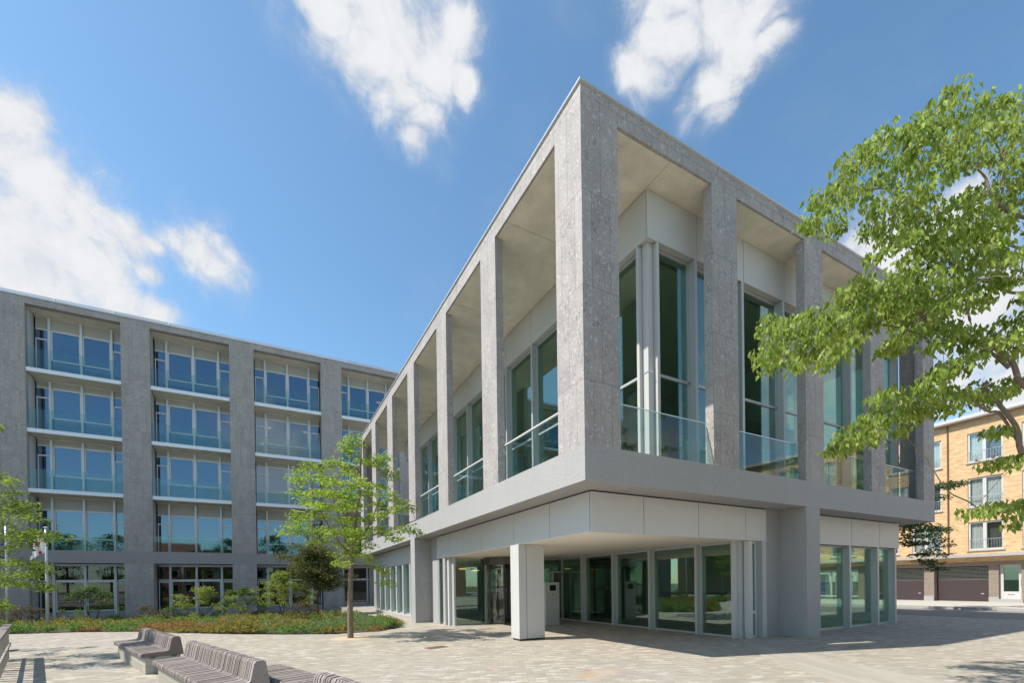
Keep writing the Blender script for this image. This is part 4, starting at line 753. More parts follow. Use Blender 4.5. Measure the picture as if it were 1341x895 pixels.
fbox(MB(), -30, 16, -9, -.31, 2.4, 10.5).build('interior_block', M['indark'], FL)
fbox(MB(), -30, 16, -9.3, .32, 10.6, 10.80).build('roof_edge', M['white'], FL)
mb = MB(); fbox(mb,-30,16,.0,.30,10.52,10.598); mb.build('eaves', M['brownbrick'], FL)
fbox(MB(), -30, 16, -.3, .55, 2.66, 2.82).build('ledge', M['kerb'], FL)
mb = MB(); fbox(mb, -12.5,-2.55,-8,-3,10.8,13.2); fbox(mb, 4.,12.,-8,-4,10.8,12.4); mb.build('penthouse', M['greywall'], FL)
mb = MB(); mb.M = FM; mb.tube([(-.11,.045,2.82),(-.11,.045,10.52)], .035, 8); mb.build('drainpipe', M['rust'], FL)
cr = random.Random(3)
for a, b in bays:
    for li, (c, d) in enumerate(WL):
        fr = MB(); fbox(fr,a,b,-.14,-.06,c,c+.09); fbox(fr,a,b,-.14,-.06,d-.09,d); fbox(fr,a,a+.09,-.14,-.06,c+.09,d-.09); fbox(fr,b-.09,b,-.14,-.06,c+.09,d-.09); m_=(a+b)/2+.04; fbox(fr,m_-.075,m_+.075,-.15,-.05,c+.09,d-.09)
        w = fr.build('window', M['white'], FL)
        pn = MB(); fbox(pn,a+.09,m_-.075,-.11,-.10,c+.09,d-.09); fbox(pn,m_+.075,b-.09,-.11,-.10,c+.09,d-.09); pn.build('pane', M['pane'], w)
        fbox(MB(),a-.06,b+.06,-.1,.06,c-.07,c-.002).build('sill', M['kerb'], w)
        cu = MB(); cu.M = FM; n = 30; halves = [0,1] if cr.random() < .75 else [1]
        if (a,c) == (-2.43,3.07): halves = [1]
        for h_ in halves:
            p, q = (a+.1,m_-.06) if h_ == 0 else (m_+.06,b-.1); vs=[]; fs=[]
            for k in range(n+1):
                s = p+(q-p)*k/n; t_ = -.20+.022*math.sin(k*1.9)+.01*math.sin(k*.7); vs += [(s,t_,c+.05),(s,t_,d-.05)]
                if k: fs.append((2*k-2,2*k,2*k+1,2*k-1))
            cu.add(vs,fs)
        cu.build('curtain', M['curtain'], w)
        gr = MB(); fbox(gr,a+.02,b-.02,-.045,-.03,c+.60,c+.62)
        for k in range(13): s=a+.06+(b-a-.12)*k/12; fbox(gr,s-.004,s+.004,-.045,-.037,c+.10,c+.60)
        gr.build('guard_rail', M['alu'], w)
# ground floor: piers, garage doors, entrance and a shop further along
mb = MB(); gh = [(.60,-1.81),(2.5,1.09)]
segs = [(-1.81,.60,'g'),(1.09,3.5,'g'),(3.98,6.4,'g'),(6.9,9.3,'g'),(9.8,12.2,'g'),(-9.,-6.6,'g'),(-11.9,-9.5,'g'),(-3.08,-2.21,'d'),(-15.9,-12.6,'s'),(-19.9,-16.4,'s'),(-25.,-21.,'g')]
holes = [(a,b,0.,2.16 if k!='d' else 2.19) for a,b,k in segs]
wall_with_holes(mb, -30, 16, 0., 2.40, holes, -.55, -.02)
mb.build('garage_wall', M['brownbrick'], FL)
fbox(MB(), -30, 16, -.5, .0, 2.402, 2.658).build('lintel', M['yellowbrick'], FL)
for a, b in ((.60,1.09),(-2.21,-1.81),(3.5,3.98)):
    fbox(MB(), a+.0, b-.0, -.3, .012, .1, .42).build('plinth', M['kerb'], FL)
for a, b, k in segs:
    if k == 'g':
        mb = MB(); n = 26
        for i in range(n): fbox(mb,a+.02,b-.02,-.42,-.36+.012*(i%2),.14+i*2.02/n,.14+(i+1)*2.02/n-.004)
        g_ = mb.build('garage_door', M['garage'], FL)
        fbox(MB(),a+.3,a+.42,-.35,-.32,.55,.6).build('handle', M['alu'], g_)
    elif k == 'd':
        fr = MB(); fbox(fr,a,a+.14,-.28,-.18,.3,2.19); fbox(fr,b-.14,b,-.28,-.18,.3,2.19); fbox(fr,a+.14,b-.14,-.28,-.18,2.05,2.19); fbox(fr,a+.14,b-.14,-.28,-.18,.3,.71)
        d_ = fr.build('front_door', M['white'], FL)
        pn = MB(); fbox(pn,a+.14,b-.14,-.23,-.22,.71,2.05); pn.build('pane', M['dglass'], d_)
        fbox(MB(),a+.03,a+.06,-.18,-.13,1.0,1.4).build('handle', M['chrome'], d_)
        fbox(MB(),a+.3,b-.3,-.182,-.17,.52,.58).build('letter_slot', M['chrome'], d_)
        fbox(MB(),a-.1,b+.1,-.5,.14,.12,.30).build('step', M['kerb'], FL)
    else:
        fr = MB(); fbox(fr,a,b,-.2,-.12,.3,.42); fbox(fr,a,b,-.2,-.12,2.0,2.16); fbox(fr,(a+b)/2-.05,(a+b)/2+.05,-.2,-.12,.42,2.0)
        s_ = fr.build('shop_window', M['white'], FL)
        fbox(MB(),a+.1,(a+b)/2-.2,-.26,-.25,.45,1.9).build('backdrop', M['blue'], s_); fbox(MB(),(a+b)/2+.2,b-.4,-.26,-.25,.5,1.8).build('poster', M['poster'], s_)
        pn = MB(); fbox(pn,a,b,-.17,-.16,.42,2.0); pn.build('pane', M['pane'], s_)
for k, (s, z, lb) in enumerate([(-1.35,8.2,'small red flowering plant on the top flat window sill, left pane'),(-2.02,8.2,'small red flowering plant on the top flat window sill, right pane')]):
    P = FP+FD*s+FN*(-.0)
    pt = empty('flower_pot', (P.x,P.y,z), lb, 'flower pot', 'flower pots on the sill'); 
    MB().lathe((P.x,P.y,z), [(.04,-.1),(.055,0)], 10).build('pot', M['roofred'], pt)
    mb = MB()
    for i in range(40):
        q = Vector((rng.gauss(0,.04),rng.gauss(0,.05),.03+abs(rng.gauss(0,.05)))); mb.leaf(P+Vector((0,0,z))+q, Vector((rng.uniform(-1,1),rng.uniform(-1,1),.4)).normalized(), Vector((0,0,1)), .05,.03)
    mb.build('flowers', M['gc_rust'], pt)

# ------------------------------------------------------------------ benches
DIRB = Vector((.337,-.941,0))             # towards the viewer along a bench
def bench(name, o, d, length, lb, back=True, base_in=.06, seat_d=.62, end_z=.26, slats=None):
    d = Vector(d).normalized(); n = Vector((-d.y,d.x,0))     # n = towards the backrest
    Mx = Matrix(((d.x,n.x,0,o[0]),(d.y,n.y,0,o[1]),(0,0,1,0),(0,0,0,1)))
    root = empty(name, (o[0]+d.x*length/2+n.x*.3, o[1]+d.y*length/2+n.y*.3, 0), lb, 'bench', 'wooden slat benches on block bases')
    if back:
        prof = [(.0,.29),(.0,.335),(.02,.36),(.36,.372),(.395,.39),(.435,.585),(.455,.612),(.53,.618),(.56,.60),(.61,.29)]
    else:
        prof = [(.0,.29),(.0,.335),(.02,.36),(seat_d-.02,.36),(seat_d,.335),(seat_d,.29)]
    pitch = .052; cnt = int(length/pitch)
    mb = MB(Mx); sl = random.Random(int(abs(o[0]*100)))
    for i in range(cnt):
        a = i*pitch; b = a+.035; jy = sl.uniform(-.004,.004); jz = sl.uniform(-.004,.003)
        if i == cnt-1 and back: b = a + .06
        k = len(prof)
        pz = [(y+jy, z+(jz if z > .3 else 0)) for y, z in prof]
        mb.add([(a,y,z) for y, z in pz]+[(b,y,z) for y, z in pz], [tuple(range(k)), tuple(range(2*k-1,k-1,-1))]+[(j,k+j,k+(j+1)%k,(j+1)%k) for j in range(k)])
    mb.build('slats', M['wood'], root)
    MB(Mx).box(.05,length-.03,base_in,seat_d-.06,0,.288).build('block_base', M['block'], root, bevel=.008)
    MB(Mx).box(.02,length-.02,.12,.2,.27,.30).box(.02,length-.02,.42,.5,.27,.30).build('bearer', M['indark'], root)
    return root
bench('slat_bench', (-8.01,5.93), DIRB, 3.0, 'weathered slat bench with backrest, the farthest and leftmost of the row')
bench('slat_bench', (-6.68,2.2), (.33,-.944,0), 3.15, 'long weathered slat bench with backrest in the middle of the row')
d2 = Vector((.33,-.944,0)).normalized(); n2 = Vector((-d2.y,d2.x,0))
q = Vector((-6.68,2.2,0)) + n2*.66 + d2*1.9
bench('slat_bench', (q.x,q.y), d2, 1.75, 'backless slat seat behind the end of the middle bench', back=False, seat_d=.5)
q = Vector((-4.66,-1.75,0)) - n2*.48
bench('slat_bench', (q.x,q.y), (.30,-.954,0), 2.4, 'nearest slat bench, only its backrest top showing at the lower edge')
bench('slat_bench', (-13.3,8.0), (.96,.29,0), 2.75, 'brown slat seat whose end shows beyond the picket fence', back=False, seat_d=.55)

# ------------------------------------------------------------------ fence at the left
F0 = Vector((-9.98,7.11,0)); FDv = Vector((.3123,-.95,0)).normalized()
fe = empty('picket_fence', tuple(F0+FDv*2.5), 'pale timber picket fence with a flat top rail at the left edge', 'fence')
Mx = Matrix(((FDv.x,-FDv.y,0,F0.x),(FDv.y,FDv.x,0,F0.y),(0,0,1,0),(0,0,0,1)))
M['fencew'] = m_plain('pale_painted_timber', (.40,.37,.32), .75, vary=.18, vscale=8.)
MB(Mx).box(0,6.2,-.13,.0,.715,.75).build('top_rail', M['wood'], fe, bevel=.008)
MB(Mx).box(0,6.2,-.048,-.02,.30,.36).build('middle_rail', M['fencew'], fe)
for k in range(21):
    a = .03 + k*.29
    MB(Mx).box(a,a+.05,-.085,-.05,.02,.713).build('picket', M['fencew'], fe)
for a in (0.12,2.1,4.1): MB(Mx).box(a,a+.07,-.128,-.087,-.1,.713).build('post', M['fencew'], fe)

# ------------------------------------------------------------------ flag poles
def flagpole(x, y, h, mat, lb, fl, w):
    t = empty('flagpole', (x,y,0), lb, 'flagpole', 'flagpoles by the planting')
    MB().tube([(x,y,-.3),(x,y,h*.5),(x,y,h)], [.055,.05,.042], 12).build('pole', M['pole'], t, smooth=True)
    MB().lathe((x,y,h), [(.075,0),(.075,.03),(.03,.05)], 12).build('cap', M['pole'], t)
    # limp cloth hanging beside the pole
    vs = []; fs = []; nx_, nz_ = 9, 12
    for i in range(nx_+1):
        u = i/nx_
        for j in range(nz_+1):
            v = j/nz_
            xx = -.04 - w*u*(1-.45*v*0) - .10*v*u; yy = .10*math.sin(u*7+v*2.2)*(.3+u)
            zz = fl[0]-(fl[0]-fl[1])*v - .42*u*(1-.3*v)
            vs.append((x+xx,y+yy,zz))
    for i in range(nx_):
        for j in range(nz_):
            a = i*(nz_+1)+j; fs.append((a,a+1,a+nz_+2,a+nz_+1))
    MB().add(vs,fs).build('flag', mat, t, smooth=True)
flagpole(-12.65,17.3,3.9, M['flagw'], 'grey flagpole with a limp white flag marked in red and black', (3.78,2.95), .34)
flagpole(-14.70,19.9,4.25, M['flagb'], 'grey flagpole with a limp plain blue flag at the left edge', (4.05,2.75), .30)

# ------------------------------------------------------------------ trees
def rv(r, s=1.): return Vector((r.gauss(0,s), r.gauss(0,s), r.gauss(0,s)))
def leaf_clump(mb, r, c, n, rad, flat, L, droop, up=.8, wd=(.5,.68)):
    c = Vector(c)
    for _ in range(n):
        p = Vector((r.gauss(0,1), r.gauss(0,1), r.gauss(0,1))); p.normalize(); p *= rad*(r.random()**.45)
        p.z *= flat
        az = r.uniform(0,2*math.pi)
        d = Vector((math.cos(az), math.sin(az), -droop + r.gauss(0,.3))).normalized()
        nr = (Vector((0,0,up)) + rv(r,.45)).normalized()
        l = L*r.uniform(.65,1.25); mb.leaf(c+p, d, nr, l, l*r.uniform(*wd))
def grow(mb, nodes, centers, r, tip=.006, k=1.55, sag=.06, smin=0):
    """joins every foliage centre to the nearest limb node; nodes = [(pos, radius)]"""
    for c in sorted(centers, key=lambda c: min((Vector(c)-n[0]).length for n in nodes)):
        c = Vector(c)
        best = min(nodes, key=lambda n: (c-n[0]).length*(1.0 if c.z >= n[0].z-.2 else k))
        p = best[0]; L = (c-p).length
        if L < .02: continue
        r0 = max(tip, best[1]*.62); r1 = max(tip*.7, r0*.5)
        n = max(2, int(L/.25)); pts = []; rad = []
        off = rv(r, .05*L)
        for i in range(n+1):
            u = i/n; q = p.lerp(c,u) + off*math.sin(u*math.pi) + Vector((0,0,sag*L*math.sin(u*math.pi)))
            pts.append(q); rad.append(r0+(r1-r0)*u)
            if i: nodes.append((q, rad[-1]))
        mb.tube(pts, rad, 5, cap=False)
def limb(mb, nodes, pts, r0, r1, n=9):
    pts = [Vector(p) for p in pts]; P = []; Rr = []
    m_ = len(pts)-1
    for i in range(m_):
        a0 = pts[max(i-1,0)]; a = pts[i]; b = pts[i+1]; b1 = pts[min(i+2,m_)]
        for k in range(5):
            u = k/5; q = .5*((2*a)+(b-a0)*u+(2*a0-5*a+4*b-b1)*u*u+(3*a-a0-3*b+b1)*u**3); P.append(q)
    P.append(pts[-1])
    for i in range(len(P)): Rr.append(r0+(r1-r0)*i/(len(P)-1))
    mb.tube(P, Rr, n); nodes += list(zip(P, Rr))

# young tree on the square
r = random.Random(21)
t = empty('plaza_tree', (-3.06,6.77,0), 'young light green tree with a slim trunk in the round sandy pit', 'tree')
mb = MB(); nodes = []
limb(mb, nodes, [(-3.06,6.77,-.05),(-3.05,6.78,1.2),(-3.0,6.75,2.2),(-2.9,6.7,3.2),(-2.75,6.72,4.4),(-2.7,6.7,5.7)], .088, .018)
tr = mb.build('trunk', M['bark_y'], t, smooth=True)
mb = MB(); base = Vector((-3.02,6.76,2.1))
for pts, ra in (([(-3.02,6.76,1.95),(-3.3,6.72,2.05),(-3.36,6.7,2.5)],.035),([(-3.01,6.76,2.3),(-3.5,6.5,2.9),(-3.95,6.3,3.7),(-4.1,6.2,4.3)],.024),([(-2.98,6.75,2.5),(-2.5,6.95,3.2),(-2.1,7.1,4.1),(-1.75,7.2,4.9)],.04),([(-2.95,6.74,2.7),(-2.2,6.3,3.0),(-1.4,5.9,3.3)],.03),([(-2.98,6.75,2.45),(-3.1,7.4,3.1),(-3.3,7.9,4.0)],.035),([(-2.96,6.74,2.6),(-3.0,6.1,3.2),(-2.9,5.6,4.0)],.035)):
    limb(mb, nodes, pts, ra, .012, 6)
nodes = [n for n in nodes if n[0].z > 1.9]
grow(mb, nodes, PLAZA, r)
mb.build('branches', M['bark_y'], t, smooth=True)
mb = MB()
for c in PLAZA: leaf_clump(mb, r, c, 88, .30, .42, .088, .25)
mb.build('crown', M['lf_plaza'], t)

# big tree leaning in from the right
r = random.Random(8)
tb = Vector(RIGHTB[0][0][-1])
t = empty('street_tree', (RIGHTB[0][0][0][0],RIGHTB[0][0][0][1],0), 'large tree reaching in from the right with drooping pointed leaves', 'tree')
nodes = []; mb = MB()
p0 = Vector(RIGHTB[0][0][0]); trunk = [(p0.x+.1,p0.y,-.1)] + [tuple(p) for p in RIGHTB[0][0][1:]]
limb(mb, nodes, trunk, .17, .06); mb.build('trunk', M['bark'], t, smooth=True)
mb = MB()
for i, (pts, ra) in enumerate(RIGHTB[1:]):
    if i in (13,): continue
    pp = [Vector(p)+rv(r,.04) for p in pts]
    limb(mb, nodes, pp, ra, max(.004,ra*.35), 7)
near = [n for n in nodes if n[0].z > 1.8]
grow(mb, near, RIGHTT, r, tip=.0035, k=1.2, sag=.04)
mb.build('branches', M['bark'], t, smooth=True)
mb = MB()
for c in RIGHTT: leaf_clump(mb, r, c, 40, .185, .5, .104, 1.8, .5, (.38,.54))
mb.build('crown', M['lf_right'], t)

# tree at the left edge
r = random.Random(9)
t = empty('edge_tree', (-14.2,3.6,0), 'green tree whose leafy branch tips reach in from the left edge', 'tree')
cx = sum(c[0] for c in LEFTT[-40:])/40; cy = sum(c[1] for c in LEFTT[-40:])/40
t.location = (cx-.6,cy-.2,0); WO[t.name] = Vector((cx-.6,cy-.2,0))
nodes = []; mb = MB(); limb(mb, nodes, [(cx-.6,cy-.2,-.1),(cx-.55,cy-.2,1.4),(cx-.4,cy-.1,2.6),(cx-.3,cy,4.2)], .12, .03); mb.build('trunk', M['bark'], t, smooth=True)
mb = MB(); nodes = [n for n in nodes if n[0].z > 1.]
grow(mb, nodes, LEFTT, r); mb.build('branches', M['bark'], t, smooth=True)
mb = MB()
for c in LEFTT: leaf_clump(mb, r, c, 70, .24, .45, .075, .25)
mb.build('crown', M['lf_left'], t)

# dark tree behind the pavilion's right end
r = random.Random(10)
t = empty('shaded_tree', (15.6,7.4,0), 'dark shaded tree hanging out behind the right end of the pavilion', 'tree')
cx = sum(c[0] for c in EASTT[-22:])/22; cy = sum(c[1] for c in EASTT[-22:])/22
t.location = (cx,cy,0); WO[t.name] = Vector((cx,cy,0))
nodes = []; mb = MB(); limb(mb, nodes, [(cx,cy,-.1),(cx,cy,2.5),(cx+.1,cy,4.8),(cx,cy,6.5)], .13, .03); mb.build('trunk', M['bark_d'], t, smooth=True)
mb = MB(); nodes = [n for n in nodes if n[0].z > 1.8]
grow(mb, nodes, EASTT, r); mb.build('branches', M['bark_d'], t, smooth=True)
mb = MB()
for c in EASTT: leaf_clump(mb, r, c, 95, .50, .26, .13, .3)
mb.build('crown', M['lf_dark'], t)

# dark round tree in the planting bed
r = random.Random(12)
bx, by = COURTB[0], COURTB[1]
t = empty('courtyard_tree', (bx,by,bedz(bx,by)), 'small dark bronze green tree standing behind the young plaza tree', 'tree')
nodes = []; mb = MB(); limb(mb, nodes, [(bx,by,-.4),(bx+.02,by,1.5),(bx+.1,by,2.8),(bx+.15,by,4.6)], .06, .02); mb.build('trunk', M['bark_d'], t, smooth=True)
mb = MB(); nodes = [n for n in nodes if n[0].z > 1.6]
ext = COURT + [(c[0]+r.gauss(0,.5), 2*by-c[1]+r.gauss(0,.3), c[2]) for c in COURT[::2]]
grow(mb, nodes, ext, r); mb.build('branches', M['bark_d'], t, smooth=True)
mb = MB()
for c in ext: leaf_clump(mb, r, c, 210, .52, .5, .115, .5)
mb.build('crown', M['lf_court'], t)

# shrubs of the bed
def shrub(name, x, y, h, w, mat, lb, n=26, leaves=70, L=.09, seed=1, flat=.6, crad=.30):
    r = random.Random(seed); z0 = bedz(x,y)
    t = empty(name, (x,y,z0), lb, 'shrub', 'shrubs in the planting bed')
    nodes = []; mb = MB(); cs = []
    for k in range(5):
        an = r.uniform(0,6.28); limb(mb, nodes, [(x,y,z0-.05),(x+.12*math.cos(an)*w,y+.12*math.sin(an)*w,z0+h*.4),(x+.3*math.cos(an)*w,y+.3*math.sin(an)*w,z0+h*.8)], .022, .008, 5)
    for k in range(n):
        u = r.random()**.7; an = r.uniform(0,6.28); zz = h*(.22+.78*u); ww = w*.5*math.sin(math.pi*min(1,.22+.72*(zz/h)))*r.uniform(.35,1.05)
        cs.append((x+ww*math.cos(an), y+ww*math.sin(an), z0+zz))
    grow(mb, nodes, cs, r, tip=.004); mb.build('stems', M['bark_d'], t, smooth=True)
    mb = MB()
    for c in cs: leaf_clump(mb, r, c, int(leaves*r.uniform(.7,1.7)), crad*r.uniform(.6,1.2), flat, L*.86, .2)
    mb.build('foliage', mat, t)
SH = [
 ('light_shrub',-8.4,24.0,1.85,4.0,'lf_light','airy yellow green shrub at the second window bay',44,70,.11),
 ('dark_shrub',-6.5,25.8,1.9,2.9,'lf_mid','dark green shrub right beside the airy yellow green one',40,80,.11),
 ('light_shrub',-4.45,18.2,2.3,3.0,'lf_light','dense light green shrub left of the dark courtyard tree',64,85,.09),
 ('sparse_shrub',-13.2,24.5,2.0,2.7,'lf_mid','sparse dark green shrub below the first window bay',34,60,.11),
 ('red_shrub',-11.0,24.8,.95,1.6,'lf_red','dark reddish shrub in front of the second stone column',20,50,.09),
 ('red_shrub',-14.6,20.6,1.0,2.0,'lf_red','brownish shrub beside the flagpole foot at the left',24,60,.09),
 ('low_shrub',-3.75,14.2,.8,1.6,'lf_red','low russet shrub before the dense light green one',18,50,.08),
 ('low_shrub',-9.6,22.4,.75,1.5,'lf_mid','low dark shrub between the sparse and airy ones',18,50,.08),
]
for i, (nm, x, y, h, w, mt, lb, n, lv, L) in enumerate(SH): shrub(nm, x, y, h, w, M[mt], lb, n, lv, L, 40+i)

# ground cover of the bed, uncountable: tufts and cushions of small leaves
def cover(name, mat, lb, count, test, hmin, hmax, L, seed, up=.9, per=44):
    r = random.Random(seed); mb = MB(); k = 0; guard = 0
    while k < count and guard < count*60:
        guard += 1
        x = r.uniform(-22,-.62); f = bed_front(x); e = .16 + .5*max(0,noise.noise((x*1.1,2.,0))+.2) + (32.4-f)*(r.random()**2.0); y = f + e
        if not test(x, y, e, 0, noise.noise((x*.9+7,y*.9,3))): continue
        z = bedz(x,y); m_ = max(0,min(1,.5+.9*noise.noise((x*1.0,y*1.0,9)))); hh = (hmin+(hmax-hmin)*m_)*r.uniform(.7,1.2); rad = r.uniform(.12,.26)
        for _ in range(per):
            az = r.uniform(0,6.28); q = r.random()**.6; px_, py_ = x+rad*q*math.cos(az), y+rad*q*math.sin(az)
            a2 = az + r.gauss(0,.6); d = Vector((math.cos(a2)*(.3+q),math.sin(a2)*(.3+q),up*(1.15-q)+r.gauss(0,.15))).normalized()
            l = L*r.uniform(.6,1.3); zz = z + hh*(1-q*q*.8)*r.uniform(.35,1.)
            mb.leaf(Vector((px_,py_,zz)), d, (Vector((0,0,1))+rv(r,.35)).normalized(), l, l*.42)
        k += 1
    o = mb.build(name, mat); tag(o, lb, 'ground cover', kind='stuff')
def drift(x, y, k): return noise.noise((x*.42+k*13.1, y*.42, k*5.7))
def pick(x, y):
    v = [drift(x,y,1)+.16, drift(x,y,2)+(.06 if x < -2.6 else -.5), drift(x,y,3)+(.10 if y-bed_front(x) < 2.4 and -11 < x < -2.6 else -.28)]
    return v.index(max(v))
cover('green_ground_cover', M['gc_green'], 'leafy green ground cover filling the planting bed', 1150, lambda x,y,e,d,q: pick(x,y) == 0 or (e > 6 and q > .1), .04, .46, .10, 1)
cover('yellow_ground_cover', M['gc_yellow'], 'yellow green grassy drifts in the planting bed', 760, lambda x,y,e,d,q: pick(x,y) == 1, .05, .46, .11, 2, 1.9)
cover('rust_ground_cover', M['gc_rust'], 'rust coloured low plants along the bed edge', 420, lambda x,y,e,d,q: pick(x,y) == 2, .05, .42, .075, 3, 1.2)

# ------------------------------------------------------------------ town on the other side of the square (mirrored in the glass)
def house(name, x, y, w, d, h, rh, wm, lb):
    t = empty(name, (x,y,0), lb, 'house', 'houses across the square')
    MB().box(x-w/2,x+w/2,y-d,y,0,h).build('wall', wm, t)
    MB().add([(x-w/2-.3,y+.3,h),(x+w/2+.3,y+.3,h),(x+w/2+.3,y-d-.3,h),(x-w/2-.3,y-d-.3,h),(x-w/2-.3,y-d/2,h+rh),(x+w/2+.3,y-d/2,h+rh)],[(0,1,5,4),(2,3,4,5),(0,4,3),(1,2,5),(3,2,1,0)]).build('roof', M['roofred'], t)
    for i in range(int(w/2.2)):
        for j in range(int(h/2.8)):
            a = x-w/2+.6+i*2.2; z = .9+j*2.8; wn = MB().box(a,a+1.1,y+.003,y+.05,z,z+1.5).build('window', M['white'], t); MB().box(a+.08,a+1.02,y+.052,y+.06,z+.08,z+1.42).build('pane', M['screen'], wn)
house('row_house', -22, -34, 9, 9, 6.4, 4.2, M['redbrick'], 'red brick house with clay roof across the square, mirrored left')
house('row_house', -11, -35, 11, 9, 6.0, 3.6, M['greywall'], 'grey rendered house with clay roof across the square, mirrored')
house('row_house', 14, -36, 12, 9, 6.2, 3.8, M['redbrick'], 'wide red brick house with clay roof across the square, mirrored right')
house('row_house', -35.5, 33, 14, 10, 6.5, 4.0, M['redbrick'], 'red brick house with clay roof west of the square, mirrored in glass')
house('row_house', -60, 12, 16, 10, 7.0, 4.0, M['greywall'], 'grey house with clay roof west of the square, mirrored in glass')
proto = None
r = random.Random(77)
mbT = MB(); mbC = MB(); nodes = []
limb(mbT, nodes, [(0,0,-.1),(0,0,2.5),(.1,0,5),(0,.1,8)], .22, .05)
cs = []
for k in range(60):
    an = r.uniform(0,6.28); zz = r.uniform(2.8,10.); ww = 3.1*math.sin(math.pi*(zz-2.2)/9.2)*r.uniform(.2,1.); cs.append((ww*math.cos(an), ww*math.sin(an), zz))
grow(mbT, [n for n in nodes if n[0].z > 2], cs, r)
for c in cs: leaf_clump(mbC, r, c, 45, .95, .7, .34, .2)
root = empty('square_tree', (0,0,0), 'leafy tree across the square, mirrored in the office glass', 'tree', 'trees across the square')
kids = [mbT.build('trunk', M['bark'], root), mbC.build('crown', M['lf_mid'], root)]
spots = [(-28,-24,1.05),(-16,-22,.8),(-4,-27,1.15),(4,-24,.9),(20,-26,1.1),(-36,-20,1.2),(-30,1,1.0),(-36,9,1.15),(-29,-9,.9),(-44,18,1.25),(-46,3,1.2),(-26,25,.85),(-33,27,1.05),(-28.6,29.5,.8),(-12,-31,1.1),(12,-31,1.)]
for i, (x, y, s) in enumerate(spots):
    if i == 0: o = root
    else:
        o = root.copy(); COL.objects.link(o)
        for kd in kids: c = kd.copy(); COL.objects.link(c); c.parent = o
    o.location = (x,y,0); o.scale = (s,s,s); o.rotation_euler.z = i*1.3

# ------------------------------------------------------------------ sky and light
TOSUN = Vector((-.728,.215,1.)).normalized()
el = math.asin(TOSUN.z); az = math.atan2(TOSUN.x, TOSUN.y)
w = bpy.data.worlds.new('World'); SC.world = w; w.use_nodes = True
nt = w.node_tree; nt.nodes.clear(); t = NT(nt)
out = t.n('ShaderNodeOutputWorld'); bg = t.n('ShaderNodeBackground')
sky = t.n('ShaderNodeTexSky', sky_type='NISHITA', sun_disc=False, sun_elevation=el, sun_rotation=az, altitude=50, air_density=SKY_AIR, dust_density=SKY_DUST, ozone_density=SKY_OZ)
dirv = t.n('ShaderNodeTexCoord').outputs['Generated']
nrm = t.n('ShaderNodeVectorMath', operation='NORMALIZE'); t.set(nrm,0,dirv); dv = nrm.outputs[0]
wn = t.n('ShaderNodeTexNoise'); t.set(wn,'Vector',dv); t.set(wn,'Scale',5.); t.set(wn,'Detail',3.)
ws = t.n('ShaderNodeVectorMath', operation='SUBTRACT'); t.set(ws,0,wn.outputs['Color']); t.set(ws,1,(.5,.5,.5))
wk = t.n('ShaderNodeVectorMath', operation='SCALE'); t.set(wk,0,ws.outputs[0]); t.set(wk,'Scale',.16)
wa = t.n('ShaderNodeVectorMath', operation='ADD'); t.set(wa,0,dv); t.set(wa,1,wk.outputs[0]); dw = wa.outputs[0]
m_ = None
for (cx, cy, cz, rad) in CLOUDS + [(.45,-.78,.42,.20),(.62,-.7,.22,.16),(-.2,-.75,.62,.22),(.02,-.96,.26,.11),(-.75,-.5,.3,.22),(.85,-.3,.4,.26)]:
    d = t.n('ShaderNodeVectorMath', operation='DISTANCE'); t.set(d,0,dw); t.set(d,1,(cx,cy,cz))
    b = t.math('SUBTRACT', 1., t.math('DIVIDE', d.outputs['Value'], rad*1.25))
    m_ = b if m_ is None else t.n('ShaderNodeMath', operation='SMOOTH_MAX') and t.math('MAXIMUM', m_, b)
fb = t.noise(dv, 7., 12, .58)
fine = t.noise(t.mapping(dw, sc=(1,1,.8)), 19., 12, .66)
den = t.math('ADD', m_, t.math('MULTIPLY', t.math('SUBTRACT', fb, .5), 1.2))
den = t.math('ADD', den, t.math('MULTIPLY', t.math('SUBTRACT', fine, .5), .95))
den = t.math('ADD', den, t.math('MULTIPLY', t.math('SUBTRACT', t.noise(dw, 55., 8, .65), .5), .42))
alpha = t.math('MULTIPLY_ADD', t.ramp(den, .02, .72), .76, t.math('MULTIPLY', t.ramp(den, -.42, .9), .27))
thin = t.math('MULTIPLY', t.ramp(t.noise(t.mapping(dv, sc=(1,1,1.8)), 3.2, 8, .6), .50, .80), .12)
alpha = t.math('MAXIMUM', alpha, thin)
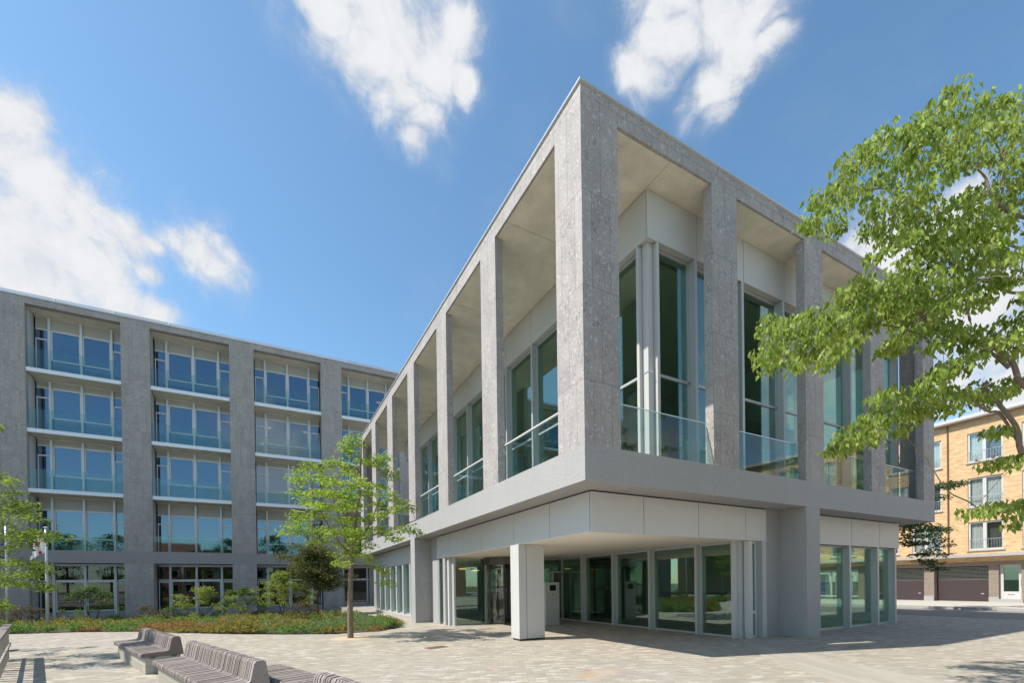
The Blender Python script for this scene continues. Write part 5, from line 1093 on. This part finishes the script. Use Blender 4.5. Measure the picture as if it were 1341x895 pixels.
shade = t.ramp(t.math('ADD', t.math('MULTIPLY', den, .5), t.math('MULTIPLY', fine, .9)), .35, 1.0)
cc = t.mix(shade, [x*CLOUD_K for x in (8.9,9.3,10.0)], [x*CLOUD_K for x in (11.7,11.95,12.3)])
skyc = t.mix(1., sky.outputs[0], (SKY_T[0],SKY_T[1],SKY_T[2]), 'MULTIPLY')
t.set(bg,0, t.mix(alpha, skyc, cc)); t.set(bg,1, SKY_S)
nt.links.new(bg.outputs[0], out.inputs[0])
sun = bpy.data.lights.new('sun','SUN'); sun.energy = SUN_E; sun.angle = R(.53); sun.color = (1.,.945,.86)
so = bpy.data.objects.new('sun', sun); COL.objects.link(so); so.rotation_euler = (-TOSUN).to_track_quat('-Z','Y').to_euler(); so.location = (-30,10,40)

# ------------------------------------------------------------------ camera
yaw, pitch, roll = R(28.01935647), R(-.29928387), R(-.78437617)
f = Vector((math.sin(yaw)*math.cos(pitch), math.cos(yaw)*math.cos(pitch), math.sin(pitch)))
r0 = Vector((math.cos(yaw), -math.sin(yaw), 0)); u0 = r0.cross(f)
rt = r0*math.cos(roll) + u0*math.sin(roll); up = u0*math.cos(roll) - r0*math.sin(roll)
cam = bpy.data.cameras.new('camera'); co = bpy.data.objects.new('camera', cam); COL.objects.link(co)
co.matrix_world = Matrix(((rt.x,up.x,-f.x,-5.08030634),(rt.y,up.y,-f.y,-6.55726901),(rt.z,up.z,-f.z,1.45),(0,0,0,1)))
cam.sensor_width = 36; cam.lens = 591.9363706/1341*36; cam.clip_start = .05; cam.clip_end = 4000
cam.shift_x = (670.5-666.5875)/1341; cam.shift_y = (769.774-447.5)/1341
SC.camera = co
SC.view_settings.view_transform = 'Standard'; SC.view_settings.look = 'None'; SC.view_settings.gamma = 1; SC.view_settings.exposure = EXPO
try: SC.view_settings.use_curve_mapping = False
except Exception: pass
SC.render.engine = 'CYCLES'; SC.cycles.max_bounces = 10; SC.cycles.transparent_max_bounces = 24; SC.cycles.glossy_bounces = 5; SC.cycles.diffuse_bounces = 4
SC.cycles.use_denoising = True; SC.cycles.sample_clamp_indirect = 8
